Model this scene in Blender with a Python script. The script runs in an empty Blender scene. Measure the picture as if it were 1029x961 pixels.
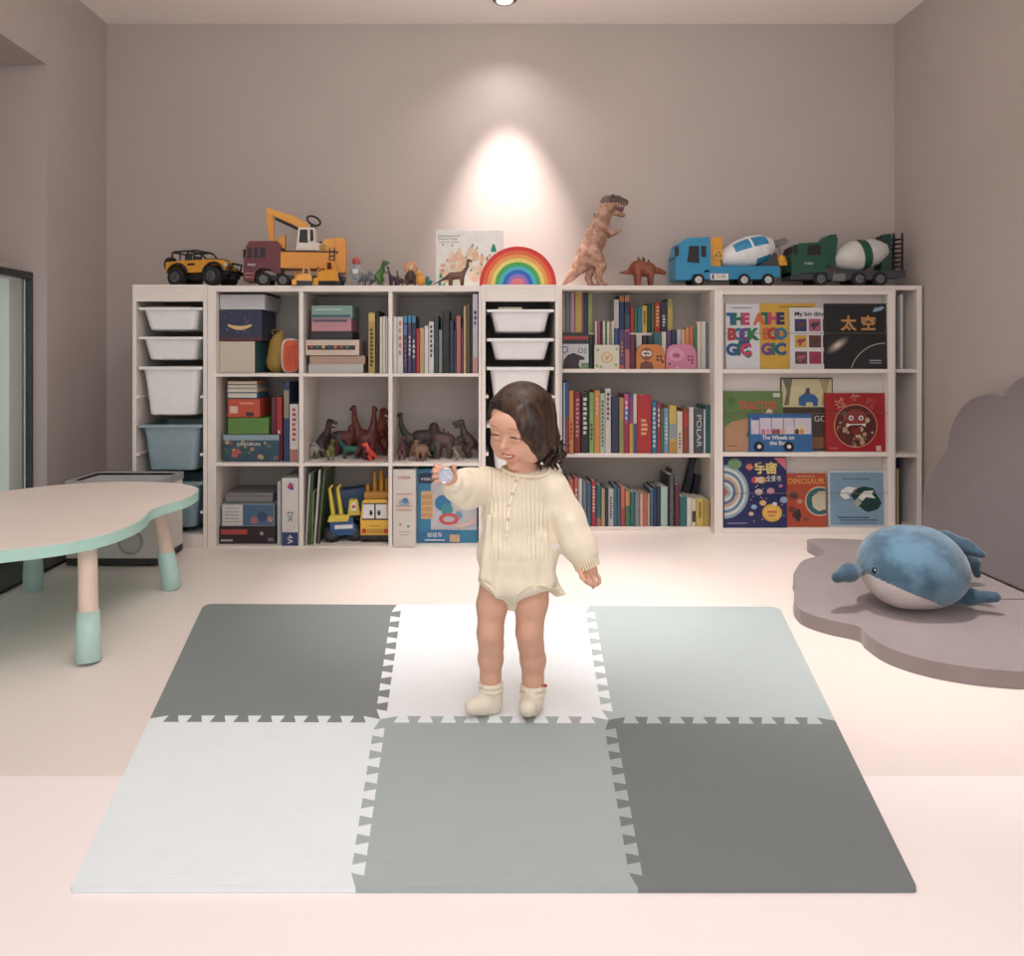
import bpy, math, random
import numpy as np
from mathutils import Vector, Matrix, Euler
from mathutils.bvhtree import BVHTree
random.seed(7)
C = bpy.context.scene.collection
F, CX, HY, EYE = 750.0, 484.0, 356.0, 0.9      # focal length in pixels, vanishing point, eye height
PI = math.pi
def W(px, py, D): return Vector(((px-CX)*D/F, D, EYE+(HY-py)*D/F))
def XW(px, D): return (px-CX)*D/F
def ZW(py, D): return EYE+(HY-py)*D/F
# ---------------------------------------------------------------- materials
def lin(c): 
    c = c/255.0
    return c/12.92 if c <= 0.04045 else ((c+0.055)/1.055)**2.4
MC = {}
TONE = [1.0, 1.0]          # saturation and value factors for the toy, book and box colours
def M(rgb, rough=0.55, metal=0.0, var=0.06, scale=30.0, bump=0.0, bscale=200.0, stretch=None, alt=None, spec=0.5, sheen=0.0, altscale=None, sss=0.0):
    g_ = sum(rgb)/3; rgb = tuple(max(0, min(255, (g_+(v-g_)*TONE[0])*TONE[1])) for v in rgb)
    key = (tuple(rgb), rough, metal, var, scale, bump, bscale, stretch, alt, spec, sheen, altscale, sss)
    if key in MC: return MC[key]
    m = bpy.data.materials.new('paint_%02x%02x%02x' % tuple(int(v) for v in rgb)); m.use_nodes = True
    nt = m.node_tree; p = nt.nodes['Principled BSDF']
    col = tuple(lin(v) for v in rgb)
    p.inputs['Roughness'].default_value = rough; p.inputs['Metallic'].default_value = metal
    p.inputs['Specular IOR Level'].default_value = spec
    if sheen: p.inputs['Sheen Weight'].default_value = sheen
    if sss:
        p.inputs['Subsurface Weight'].default_value = sss
        p.inputs['Subsurface Radius'].default_value = (1.0, 0.35, 0.2); p.inputs['Subsurface Scale'].default_value = 0.008
    tc = nt.nodes.new('ShaderNodeTexCoord'); src = tc.outputs['Object']
    if stretch:
        mp = nt.nodes.new('ShaderNodeMapping'); mp.inputs['Scale'].default_value = stretch
        nt.links.new(src, mp.inputs['Vector']); src = mp.outputs['Vector']
    n = nt.nodes.new('ShaderNodeTexNoise'); n.inputs['Scale'].default_value = altscale or scale; n.inputs['Detail'].default_value = 3
    nt.links.new(src, n.inputs['Vector'])
    r = nt.nodes.new('ShaderNodeValToRGB'); nt.links.new(n.outputs['Fac'], r.inputs['Fac'])
    e = r.color_ramp.elements
    if alt:
        e[0].position = .42; e[1].position = .58
        e[0].color = col+(1,); e[1].color = tuple(lin(v) for v in alt)+(1,)
    else:
        e[0].position = .3; e[1].position = .7
        e[0].color = tuple(v*(1-var) for v in col)+(1,); e[1].color = tuple(min(1, v*(1+var)) for v in col)+(1,)
    nt.links.new(r.outputs['Color'], p.inputs['Base Color'])
    if bump:
        b = nt.nodes.new('ShaderNodeBump'); b.inputs['Strength'].default_value = bump; b.inputs['Distance'].default_value = .002
        n2 = nt.nodes.new('ShaderNodeTexNoise'); n2.inputs['Scale'].default_value = bscale
        nt.links.new(src, n2.inputs['Vector']); nt.links.new(n2.outputs['Fac'], b.inputs['Height']); nt.links.new(b.outputs['Normal'], p.inputs['Normal'])
    MC[key] = m
    return m
def glassy(name, rgb, rough=.05, trans=.9):
    m = bpy.data.materials.new(name); m.use_nodes = True
    p = m.node_tree.nodes['Principled BSDF']; p.inputs['Base Color'].default_value = tuple(lin(v) for v in rgb)+(1,)
    p.inputs['Roughness'].default_value = rough; p.inputs['Transmission Weight'].default_value = trans; p.inputs['IOR'].default_value = 1.3
    return m
# ---------------------------------------------------------------- objects
def link(name, data, parent=None):
    o = bpy.data.objects.new(name, data); C.objects.link(o)
    if parent: o.parent = parent
    return o
LABELS = {}
def tag(o, label, cat, group=None):
    if label in LABELS: print('DUPLICATE LABEL', label)
    LABELS[label] = o.name
    nw = len(label.split())
    if nw < 4 or nw > 16: print('LABEL LENGTH', nw, label)
    o['label'] = label; o['category'] = cat
    if group: o['group'] = group
    return o
def T(name, label, cat, loc, group=None, rz=0):
    o = link(name, None); o.empty_display_size = .05; o.location = loc; o.rotation_euler = (0, 0, rz)
    return tag(o, label, cat, group)
def struct(o): o['kind'] = 'structure'; return o
TXT = {}
def text_geo(s, bold):
    if (s, bold) in TXT: return TXT[(s, bold)]
    cu = bpy.data.curves.new('t', 'FONT'); cu.body = s; cu.align_x = 'CENTER'; cu.align_y = 'CENTER'; cu.offset = bold; cu.resolution_u = 3
    o = bpy.data.objects.new('t', cu); C.objects.link(o)
    dg = bpy.context.evaluated_depsgraph_get(); me = bpy.data.meshes.new_from_object(o.evaluated_get(dg))
    g = ([tuple(v.co) for v in me.vertices], [tuple(p.vertices) for p in me.polygons])
    xs = [v[0] for v in g[0]]; w = (max(xs)-min(xs)) if xs else 1
    bpy.data.objects.remove(o); bpy.data.curves.remove(cu); bpy.data.meshes.remove(me)
    TXT[(s, bold)] = (g, w); return TXT[(s, bold)]
class MB:
    """collects shapes; build() links them as one mesh object"""
    def __init__(s, k=1.0): s.v = []; s.f = []; s.m = []; s.sm = []; s.k = k; s.mats = []
    def mi(s, m):
        if m not in s.mats: s.mats.append(m)
        return s.mats.index(m)
    def add(s, vs, fs, m, smooth=False):
        b = len(s.v); k = s.k; i = s.mi(m)
        s.v += [(x*k, y*k, z*k) for x, y, z in vs]
        s.f += [tuple(b+j for j in f) for f in fs]; s.m += [i]*len(fs); s.sm += [smooth]*len(fs)
        return s
    def box(s, x0, x1, y0, y1, z0, z1, m):
        return s.add([(x0,y0,z0),(x1,y0,z0),(x1,y1,z0),(x0,y1,z0),(x0,y0,z1),(x1,y0,z1),(x1,y1,z1),(x0,y1,z1)],
              [(0,3,2,1),(4,5,6,7),(0,1,5,4),(1,2,6,5),(2,3,7,6),(3,0,4,7)], m)
    def prism(s, pts, y0, y1, m, smooth=False):          # outline in x,z ; extruded along y
        n = len(pts)
        a = sum(pts[i][0]*pts[(i+1)%n][1]-pts[(i+1)%n][0]*pts[i][1] for i in range(n))
        if a < 0: pts = pts[::-1]
        vs = [(x,y0,z) for x,z in pts]+[(x,y1,z) for x,z in pts]
        s.add(vs, [tuple(range(n)), tuple(range(2*n-1, n-1, -1))], m)
        return s.add(vs, [(i+n, (i+1)%n+n, (i+1)%n, i) for i in range(n)], m, smooth)
    def slab(s, pts, z0, z1, m, smooth=False, mside=None):           # outline in x,y ; extruded along z
        n = len(pts)
        a = sum(pts[i][0]*pts[(i+1)%n][1]-pts[(i+1)%n][0]*pts[i][1] for i in range(n))
        if a < 0: pts = pts[::-1]
        vs = [(x,y,z0) for x,y in pts]+[(x,y,z1) for x,y in pts]
        s.add(vs, [tuple(range(n-1,-1,-1)), tuple(range(n, 2*n))], m)
        return s.add(vs, [(i, (i+1)%n, (i+1)%n+n, i+n) for i in range(n)], mside or m, smooth)
    def tube(s, pts, r, m, n=10, smooth=True, closed=False, flat=1.0):
        pts = [Vector(p) for p in pts]; N = len(pts)
        if not hasattr(r, '__len__'): r = [r]*N
        vs = []; fs = []; up = None
        for i, p in enumerate(pts):
            if closed: t = pts[(i+1)%N]-pts[i-1]
            else: t = pts[min(i+1,N-1)]-pts[max(i-1,0)]
            if t.length < 1e-9: t = Vector((0,0,1))
            t.normalize()
            if up is None: up = Vector((0,0,1)) if abs(t.z) < .9 else Vector((0,1,0))
            a = t.cross(up); 
            if a.length < 1e-4: a = t.cross(Vector((1,0,0)))
            a.normalize(); b = a.cross(t); up = b.copy()
            for j in range(n):
                th = 2*PI*j/n; q = p+(a*math.cos(th)*flat+b*math.sin(th))*r[i]; vs.append(tuple(q))
        L = N if closed else N-1
        for i in range(L):
            for j in range(n):
                a0 = i*n+j; a1 = i*n+(j+1)%n; b0 = ((i+1)%N)*n+j; b1 = ((i+1)%N)*n+(j+1)%n
                fs.append((a0,b0,b1,a1))
        s.add(vs, fs, m, smooth)
        if not closed:
            b = len(vs)
            s.add(vs[:n], [tuple(range(n))], m); s.add(vs[-n:], [tuple(range(n-1,-1,-1))], m)
        return s
    def cyl(s, p0, p1, r0, m, r1=None, n=20, smooth=True): return s.tube([p0, p1], [r0, r0 if r1 is None else r1], m, n, smooth)
    def disc(s, x, z, r, y, m, n=20, rz=None):            # flat disc facing -Y
        return s.add([(x+r*math.cos(2*PI*i/n), y, z+(rz or r)*math.sin(2*PI*i/n)) for i in range(n)], [tuple(range(n))], m)
    def rect(s, x0, x1, z0, z1, y, m): return s.add([(x0,y,z0),(x1,y,z0),(x1,y,z1),(x0,y,z1)], [(0,1,2,3)], m)
    def poly(s, pts, y, m):
        n = len(pts); a = sum(pts[i][0]*pts[(i+1)%n][1]-pts[(i+1)%n][0]*pts[i][1] for i in range(n))
        if a < 0: pts = pts[::-1]
        return s.add([(x,y,z) for x,z in pts], [tuple(range(n))], m)
    def ell(s, c, r, m, n=16, rings=10):
        if not hasattr(r, '__len__'): r = (r,r,r)
        vs = []; fs = []
        for i in range(rings+1):
            th = PI*i/rings
            for j in range(n):
                ph = 2*PI*j/n
                vs.append((c[0]+r[0]*math.sin(th)*math.cos(ph), c[1]+r[1]*math.sin(th)*math.sin(ph), c[2]+r[2]*math.cos(th)))
        for i in range(rings):
            for j in range(n): fs.append((i*n+j, (i+1)*n+j, (i+1)*n+(j+1)%n, i*n+(j+1)%n))
        return s.add(vs, fs, m, True)
    def text(s, t, x, z, h, y, m, rot=0, width=None, bold=0.0):   # faces -Y; h = letter height; width = full width wanted
        (vs, fs), w = text_geo(t, bold)
        sc = h/0.7; sx = sc if width is None else width/w
        c, d = math.cos(rot), math.sin(rot)
        out = []
        for vx, vy, vz in vs:
            a, b = vx*sx, vy*sc; out.append((x+a*c-b*d, y, z+a*d+b*c))
        return s.add(out, fs, m)
    def build(s, name, parent=None, loc=None, bevel=0, seg=2, rot=None, subsurf=0):
        me = bpy.data.meshes.new(name); me.from_pydata(s.v, [], s.f); 
        for m in s.mats: me.materials.append(m)
        me.polygons.foreach_set('material_index', s.m); me.polygons.foreach_set('use_smooth', s.sm); me.update()
        o = link(name, me, parent)
        if loc is not None: o.location = loc
        if rot is not None: o.rotation_euler = rot
        if bevel:
            b = o.modifiers.new('b', 'BEVEL'); b.width = bevel; b.segments = seg; b.limit_method = 'ANGLE'; b.angle_limit = .6; b.harden_normals = False
        if subsurf:
            b = o.modifiers.new('s', 'SUBSURF'); b.levels = b.render_levels = subsurf
        return o
def thing(mb, name, label, cat, loc, group=None, rz=0, bevel=0, seg=2):
    o = mb.build(name, None, loc, bevel, seg); o.rotation_euler = (0,0,rz); return tag(o, label, cat, group)
# ---------------------------------------------------------------- smooth implicit surfaces
class SDF:
    def __init__(s, res=.002, k=.01): s.p = []; s.res = res; s.k = k
    def cap(s, a, b, ra, rb=None, k=None, neg=False, fl=None):
        s.p.append(('c', np.array(a, float), np.array(b, float), ra, ra if rb is None else rb, s.k if k is None else k, neg)); return s
    def chain(s, pts, k=None, neg=False):                # pts: (Vector or tuple, r)
        for (a, ra), (b, rb) in zip(pts, pts[1:]): s.cap(a, b, ra, rb, k, neg)
        return s
    def ell(s, c, r, R=None, k=None, neg=False):
        if not hasattr(r, '__len__'): r = (r, r, r)
        s.p.append(('e', np.array(c, float), np.array(r, float), None if R is None else np.array(R, float), None, s.k if k is None else k, neg)); return s
    def mesh(s):
        lo = np.array([1e9]*3); hi = -lo
        bb = []
        for p in s.p:
            if p[0] == 'c':
                r = max(p[3], p[4]); l = np.minimum(p[1], p[2])-r; h = np.maximum(p[1], p[2])+r
            else:
                e = p[2] if p[3] is None else np.sqrt(((p[3]*p[2])**2).sum(1)); l = p[1]-e; h = p[1]+e
            bb.append((l, h))
            if not p[6]: lo = np.minimum(lo, l); hi = np.maximum(hi, h)
        res = s.res; lo = lo-4*res; hi = hi+4*res
        n = np.ceil((hi-lo)/res).astype(int)+1
        G = np.full(n, 1.0, np.float32)
        for p, (l, h) in zip(s.p, bb):
            k = p[5]; mg = k+3*res
            i0 = np.maximum(0, np.floor((l-mg-lo)/res).astype(int)); i1 = np.minimum(n, np.ceil((h+mg-lo)/res).astype(int)+1)
            if (i1 <= i0).any(): continue
            ax = [lo[a]+res*np.arange(i0[a], i1[a]) for a in range(3)]
            X = ax[0][:,None,None]; Y = ax[1][None,:,None]; Z = ax[2][None,None,:]
            if p[0] == 'c':
                a, b = p[1], p[2]; d = b-a; L = max(1e-12, (d*d).sum())
                t = np.clip(((X-a[0])*d[0]+(Y-a[1])*d[1]+(Z-a[2])*d[2])/L, 0, 1)
                q = np.sqrt((X-a[0]-t*d[0])**2+(Y-a[1]-t*d[1])**2+(Z-a[2]-t*d[2])**2)-(p[3]+t*(p[4]-p[3]))
            else:
                x, y, z = X-p[1][0], Y-p[1][1], Z-p[1][2]
                if p[3] is not None:
                    R = p[3]; x, y, z = [R[0,j]*x+R[1,j]*y+R[2,j]*z for j in range(3)]
                r = p[2]; k0 = np.sqrt((x/r[0])**2+(y/r[1])**2+(z/r[2])**2); k1 = np.sqrt((x/r[0]**2)**2+(y/r[1]**2)**2+(z/r[2]**2)**2)+1e-9
                q = k0*(k0-1)/k1
            sl = tuple(slice(i0[a], i1[a]) for a in range(3)); g = G[sl]
            if p[6]: q = -q; hh = np.clip(.5-.5*(q-g)/k, 0, 1); G[sl] = q*(1-hh)+g*hh+k*hh*(1-hh)
            else: hh = np.clip(.5+.5*(q-g)/k, 0, 1); G[sl] = q*(1-hh)+g*hh-k*hh*(1-hh)
        # surface nets
        S = G < 0; nx, ny, nz = n
        c = S[:-1,:-1,:-1]; act = np.zeros(c.shape, bool); allin = np.ones(c.shape, bool)
        for dx in (0,1):
            for dy in (0,1):
                for dz in (0,1):
                    t = S[dx:nx-1+dx, dy:ny-1+dy, dz:nz-1+dz]; act |= t; allin &= t
        act &= ~allin
        I = np.argwhere(act); idx = np.full(act.shape, -1, np.int64); idx[act] = np.arange(len(I))
        acc = np.zeros((len(I), 3)); cnt = np.zeros(len(I))
        cor = [(0,0,0),(1,0,0),(0,1,0),(1,1,0),(0,0,1),(1,0,1),(0,1,1),(1,1,1)]
        vals = [G[I[:,0]+a, I[:,1]+b, I[:,2]+c_] for a,b,c_ in cor]
        for i in range(8):
            for j in range(i+1, 8):
                di = np.array(cor[j])-np.array(cor[i])
                if np.abs(di).sum() != 1: continue
                m = (vals[i] < 0) != (vals[j] < 0)
                t = np.where(m, vals[i]/(vals[i]-vals[j]+1e-20), 0)
                acc += np.where(m[:,None], np.array(cor[i])+t[:,None]*di, 0); cnt += m
        V = lo+res*(I+acc/np.maximum(cnt,1)[:,None])
        faces = []
        for a in range(3):
            u, w = (a+1)%3, (a+2)%3
            s0 = [slice(1,-1)]*3; s1 = [slice(1,-1)]*3
            s0[a] = slice(0,-1); s1[a] = slice(1,None)
            A = S[tuple(s0)]; B = S[tuple(s1)]
            for flag in (0, 1):
                E = np.argwhere((A & ~B) if flag == 0 else (~A & B))
                if not len(E): continue
                off = np.array([1,1,1]); off[a] = 0; E = E+off
                def at(du, dw):
                    e = E.copy(); e[:,u] -= du; e[:,w] -= dw; return idx[e[:,0], e[:,1], e[:,2]]
                q = np.stack([at(0,0), at(1,0), at(1,1), at(0,1)], 1)
                if flag == 1: q = q[:, ::-1]
                faces.append(q)
        Fq = np.concatenate(faces); Fq = Fq[(Fq >= 0).all(1)]
        # light smoothing
        for it in range(2):
            A2 = np.zeros_like(V); c2 = np.zeros(len(V))
            for j in range(4):
                a, b = Fq[:,j], Fq[:,(j+1)%4]
                for d in range(3): A2[:,d] += np.bincount(a, V[b,d], len(V))+np.bincount(b, V[a,d], len(V))
                c2 += np.bincount(a, minlength=len(V))+np.bincount(b, minlength=len(V))
            V = V*.5+.5*A2/np.maximum(c2,1)[:,None]
        return V, Fq
    def build(s, name, mats, parent=None, loc=(0,0,0), pick=None, org=(0,0,0), bump=None):
        V, Fq = s.mesh()
        if bump is not None: V = bump(V)
        V = V-np.array(org)
        me = bpy.data.meshes.new(name)
        me.vertices.add(len(V)); me.vertices.foreach_set('co', V.ravel())
        me.loops.add(len(Fq)*4); me.loops.foreach_set('vertex_index', Fq.ravel())
        me.polygons.add(len(Fq)); me.polygons.foreach_set('loop_start', np.arange(len(Fq))*4)
        try: me.polygons.foreach_set('loop_total', np.full(len(Fq), 4))
        except Exception: pass
        me.update(calc_edges=True); me.validate()
        if not isinstance(mats, (list, tuple)): mats = [mats]
        for m in mats: me.materials.append(m)
        me.polygons.foreach_set('use_smooth', np.ones(len(me.polygons), bool))
        if pick is not None:
            ce = V[Fq].mean(1)+np.array(org)
            if len(me.polygons) == len(Fq): me.polygons.foreach_set('material_index', pick(ce).astype(np.int32))
        me.update()
        o = link(name, me, parent); o.location = loc; return o
# ================================================================ room
DL, DB, DR, WALL = 3.46, 3.80, 3.73, 4.08          # fronts of cubby shelves, bookcase, display rack; back wall
CEIL = EYE+332*WALL/F
XL, XR = -2.05, 2.258
YF = -1.6
wallm = M((183,172,166), .9, var=.02, scale=3, bump=.15, bscale=350)
ceilm = M((250,240,234), .9, var=.01, scale=3)
jambm = M((205,200,198), .85, var=.02, scale=3)
def floor_mat(rgb, rough, tile=None):
    m = M(rgb, rough, var=.015, scale=1.2, bump=.03, bscale=60, spec=.4)
    return m
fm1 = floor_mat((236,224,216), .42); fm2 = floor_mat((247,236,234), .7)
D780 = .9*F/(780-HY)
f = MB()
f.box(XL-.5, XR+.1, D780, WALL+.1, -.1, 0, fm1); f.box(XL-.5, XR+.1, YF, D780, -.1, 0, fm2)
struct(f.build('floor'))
struct(MB().box(XL-.6, XR+.1, YF, WALL+.1, CEIL, CEIL+.1, ceilm).build('ceiling'))
struct(MB().box(XL-.1, XR+.1, WALL, WALL+.1, 0, CEIL, wallm).build('wall_back'))
struct(MB().box(XR, XR+.1, YF, WALL, 0, CEIL, wallm).build('wall_right'))
JD, NT = 3.52, 2.266                                # far jamb and head of the window niche
w = MB()
w.box(XL-.45, XL, JD, WALL, 0, CEIL, wallm)
w.box(XL-.45, XL, YF, .9, 0, CEIL, wallm)
w.box(XL-.45, XL, .9, JD, NT, CEIL, wallm)
w.box(XL-.55, XL-.45, YF, WALL, 1.32, CEIL, wallm); w.box(XL-.45, XL-.12, .9, JD, 1.285, 1.32, wallm)
w.box(XL-.13, XL-.105, .9, JD, 1.30, NT, jambm) if False else None
struct(w.build('wall_left'))
# low sliding window in the niche
wx = XL-.085
fr = M((70,74,76), .4, .6); wh = M((225,228,224), .7)
w = MB()
w.box(wx-.03, wx+.02, .9, JD, 1.255, 1.285, fr); w.box(wx-.03, wx+.02, .9, JD, 0, .10, fr)
w.box(wx-.03, wx+.02, JD-.012, JD, .10, 1.255, fr); w.box(wx-.03, wx+.02, 3.222, 3.24, .10, 1.255, fr)
w.box(wx-.03, wx+.02, .9, .93, .10, 1.255, fr)
wf = struct(w.build('window_1'))
MB().box(wx-.012, wx-.004, .93, JD-.022, .10, 1.255, glassy('window_glass', (250,254,252))).build('pane', wf)
sheer = bpy.data.materials.new('sheer_fabric'); sheer.use_nodes = True
_nt = sheer.node_tree; _mx = _nt.nodes.new('ShaderNodeMixShader'); _mx.inputs[0].default_value = .75; _tr = _nt.nodes.new('ShaderNodeBsdfTranslucent'); _tr.inputs['Color'].default_value = (.93,.97,.94,1)
_nt.nodes['Principled BSDF'].inputs['Base Color'].default_value = (.84,.90,.86,1); _nt.nodes['Principled BSDF'].inputs['Roughness'].default_value = .9
_nt.links.new(_nt.nodes['Principled BSDF'].outputs[0], _mx.inputs[1]); _nt.links.new(_tr.outputs[0], _mx.inputs[2]); _nt.links.new(_mx.outputs[0], _nt.nodes['Material Output'].inputs['Surface'])
cur = MB()
pts = []
for i in range(161):
    y = .95+(JD-.004-.95)*i/160; pts.append((wx-.09+.018*math.sin(i*1.05)+.006*math.sin(i*.37), y))
pts2 = [(x-.004, y) for x, y in pts[::-1]]
cur.slab(pts+pts2, .02, 1.25, sheer, True)
tag(cur.build('sheer_curtain'), 'pale sheer curtain hanging behind the low window at left', 'curtain')
t = MB().box(XL-.04, -1.80, 1.9, 3.30, 0, .014, M((38,40,42), .5)); struct(t.build('trim_1'))
# ceiling downlight over the rainbow
LX, LY = XW(507, 3.80), 3.80
t = T('ceiling_downlight', 'small round ceiling downlight above the wooden rainbow', 'ceiling light', (LX, LY, CEIL))
MB().tube([(.05*math.cos(a*PI/12), .05*math.sin(a*PI/12), -.004) for a in range(24)], .006, M((150,145,140), .3, .7), 8, closed=True).build('trim_ring', t)
em = bpy.data.materials.new('lamp_glow'); em.use_nodes = True
pp = em.node_tree.nodes['Principled BSDF']; pp.inputs['Emission Color'].default_value = (1,.9,.8,1); pp.inputs['Emission Strength'].default_value = 8
MB().cyl((0,0,-.002), (0,0,-.010), .034, em, n=20).build('lens', t)
for a in (-.06,.042): MB().box(a,a+.018,-.05,-.01,-.02,-.002, M((90,88,86),.4)).build('spring_clip', t, bevel=.003)
# ================================================================ shelving
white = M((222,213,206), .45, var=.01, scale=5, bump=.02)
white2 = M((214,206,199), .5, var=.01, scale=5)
white_shaded = M((182,174,167), .6, var=.01)  # shelf white darkened to put the shade inside the cells into the colour
sL = DL/F; sB = DB/F; sR = DR/F
def tower(px0, px1, label, bins, plinth, name='storage_tower'):
    t = T(name, label, 'storage unit', (XW((px0+px1)/2, DL), DL, 0), 'drawer towers in the shelf wall')
    w = (px1-px0)/2*sL; H = ZW(286, DL); d = .34
    b = MB()
    th = .018
    b.box(-w, -w+th, 0, d, 0, H, white); b.box(w-th, w, 0, d, 0, H, white)
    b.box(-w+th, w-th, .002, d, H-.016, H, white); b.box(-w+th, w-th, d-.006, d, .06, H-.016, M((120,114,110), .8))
    zt = ZW(303, DL); b.box(-w+th, w-th, .003, .018, zt, H-.016, white)
    b.box(-w+th, w-th, .004, d-.006, .0, .062, white)
    b.build('frame', t, bevel=.0015)
    for y in (399,457,515):                                 # guide rails on both sides
        z = ZW(y, DL)
        MB().box(-w+th, -w+th+.014, .0, d-.02, z-.006, z+.006, white).build('rail', t, bevel=.001)
        MB().box(w-th-.014, w-th, .0, d-.02, z-.006, z+.006, white).build('rail', t, bevel=.001)
    for (y0, y1, y2, rgb) in bins:                                  # rim top, rim bottom, bin bottom
        m = M(rgb, .35, var=.02)
        g = MB(); zr1, zr0, zb = ZW(y0, DL), ZW(y1, DL), ZW(y2, DL)
        ow, ot = w-th-.004, .0; iw0, iw1 = ow-.022, ow-.042
        n = 6
        def ring(hw, y0_, y1_, z, rad):
            out = []
            for cx, cy, a0 in ((hw-rad, y1_-rad, 0), (-hw+rad, y1_-rad, 90), (-hw+rad, y0_+rad, 180), (hw-rad, y0_+rad, 270)):
                for i in range(n+1):
                    a = math.radians(a0+90*i/n); out.append((cx+rad*math.cos(a), cy+rad*math.sin(a), z))
            return out
        R = [ring(ow, .0, .30, zr0, .012), ring(ow, .0, .30, zr1, .012), ring(ow-.016, .014, .286, zr1, .02), ring(iw1-.004, .05, .26, zb+.004, .03)]
        O = [ring(ow, .0, .30, zr0, .012), ring(iw0, .012, .288, zr0, .025), ring(iw1, .026, .272, zb+.006, .03), ring(iw1-.01, .036, .26, zb, .03)]
        for seq, fl in ((R, False), (O, True)):
            vs = [v for q in seq for v in q]; k = len(seq[0]); fs = []
            for i in range(len(seq)-1):
                for j in range(k):
                    f_ = (i*k+j, i*k+(j+1)%k, (i+1)*k+(j+1)%k, (i+1)*k+j); fs.append(f_[::-1] if fl else f_)
            fs.append(tuple((len(seq)-1)*k+j for j in range(k))[::(-1 if fl else 1)])
            g.add(vs, fs, m, False)
        g.build('drawer', t)
    return t
W1 = (226,224,222); G1 = (138,158,166)
tower(133, 208, 'tall white tower of sliding bins standing at the left end of shelves',
      [(309,311.5,332,W1),(338.5,341,362,W1),(368.5,371.5,418,W1),(427,430,474,G1),(484.5,487.5,532,(124,146,155))], 536)
tower(484, 562, 'white tower of sliding bins behind the toddler, under the wooden rainbow',
      [(311,313.5,334,W1),(340,343,362,W1),(369,372,418,W1),(427,430,475,W1),(484.5,487.5,532,W1)], 536)
def tray_stuff():
    z = ZW(309, DL)+.001
    for px, w_, label in ((165, 44, 'flat magazine lying on top bin of the left tower'),):
        g = MB().box(-w_/2*sL, w_/2*sL, 0, .2, 0, .008, M((190,170,150), .7))
        thing(g, 'magazine', label, 'magazine', (XW(px, DL), DL+.05, z), bevel=.001)
    g = MB().box(-.05,.06,0,.12,0,.012, M((240,225,200), .7))
    thing(g, 'notebook', 'cream notebook lying in the top bin under the rainbow', 'notebook', (XW(512, DL), DL+.04, ZW(311, DL)+.001), bevel=.001)
tray_stuff()
# cubby shelf three by three
def cubby():
    t = T('cubby_shelf', 'white cubby shelf of nine open cells left of the toddler', 'shelf', (XW(346, DL), DL, 0))
    X = lambda p: (p-346)*sL
    H = ZW(287, DL); d = .34
    b = MB()
    b.box(X(208.4), X(217), 0, d, 0, H, white); b.box(X(481), X(483.7), 0, d, 0, H, white)
    b.box(X(217), X(481), 0, d, ZW(293, DL), H, white); b.box(X(217), X(481), .001, d, 0, ZW(549, DL), white)
    b.build('outer_frame', t, bevel=.0012)
    for p in ((300.3,304.5),(390.2,394.2)):
        MB().box(X(p[0]), X(p[1]), .003, d-.01, ZW(549, DL), ZW(293, DL), white).build('divider', t, bevel=.0012)
    for y in (375.4,465.4):
        for xa, xb in ((217,300.3),(304.5,390.2),(394.2,481)):
            MB().box(X(xa), X(xb), .0015, d-.01, ZW(y+3.2, DL), ZW(y, DL), white).build('shelf_board', t, bevel=.001)
    MB().box(X(217), X(481), d-.01, d, ZW(549, DL), ZW(293, DL), white_shaded).build('back_panel', t)
cubby()
def bookcase():
    t = T('bookcase', 'wide white bookcase at the right full of book rows', 'bookcase', (XW(744, DB), DB, 0))
    X = lambda p: (p-744)*sB
    H = ZW(287, DB); d = WALL-DB-.002
    b = MB()
    b.box(X(561), X(565), 0, d, 0, H, white); b.box(X(921.5), X(926.5), 0, d, 0, H, white)
    b.box(X(565), X(921.5), 0, d, ZW(291.5, DB), H, white); b.box(X(565), X(921.5), .001, d, 0, ZW(530, DB), white)
    b.build('outer_frame', t, bevel=.0012)
    MB().box(X(716), X(720.5), .003, d-.01, ZW(530, DB), ZW(291.5, DB), white).build('divider', t, bevel=.001)
    MB().box(X(897), X(900.5), .003, d-.01, ZW(530, DB), ZW(291.5, DB), white).build('divider', t, bevel=.001)
    for y in (371,456.2):
        for xa, xb in ((565,716),(720.5,897),(900.5,921.5)):
            MB().box(X(xa), X(xb), .0015, d-.01, ZW(y+3.6, DB), ZW(y, DB), white).build('shelf_board', t, bevel=.001)
    MB().box(X(565), X(921.5), d-.01, d, ZW(530, DB), ZW(291.5, DB), white_shaded).build('back_panel', t)
bookcase()
def rack():
    t = T('display_rack', 'shallow white front-facing book rack standing before the bookcase', 'book rack', (XW(808.5, DR), DR, 0))
    X = lambda p: (p-808.5)*sR
    d = DB-DR-.001
    b = MB()
    b.box(X(718), X(726.5), 0, d, 0, ZW(291.5, DR), white); b.box(X(892.5), X(899), 0, d, 0, ZW(291.5, DR), white)
    b.box(X(726.5), X(892.5), 0, d, ZW(296, DR), ZW(291.5, DR), white); b.box(X(726.5), X(892.5), 0, d, 0, ZW(531, DR), white)
    b.box(X(726.5), X(892.5), d-.006, d, ZW(531, DR), ZW(296, DR), white2)
    b.build('rack_frame', t, bevel=.0012)
    for y in (371,454.7):
        MB().box(X(726.5), X(892.5), .001, d-.006, ZW(y+4.2, DR), ZW(y, DR), white).build('ledge', t, bevel=.001)
    for y in (335,415.5,496):
        MB().cyl((X(726.5), .004, ZW(y, DR)), (X(892.5), .004, ZW(y, DR)), .0016, M((120,116,112), .4, .6), n=8).build('retaining_wire', t)
rack()
ZL = [ZW(375.4, DL)+.0004, ZW(465.4, DL)+.0004, ZW(549, DL)+.0004]      # shelf levels, left
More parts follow.
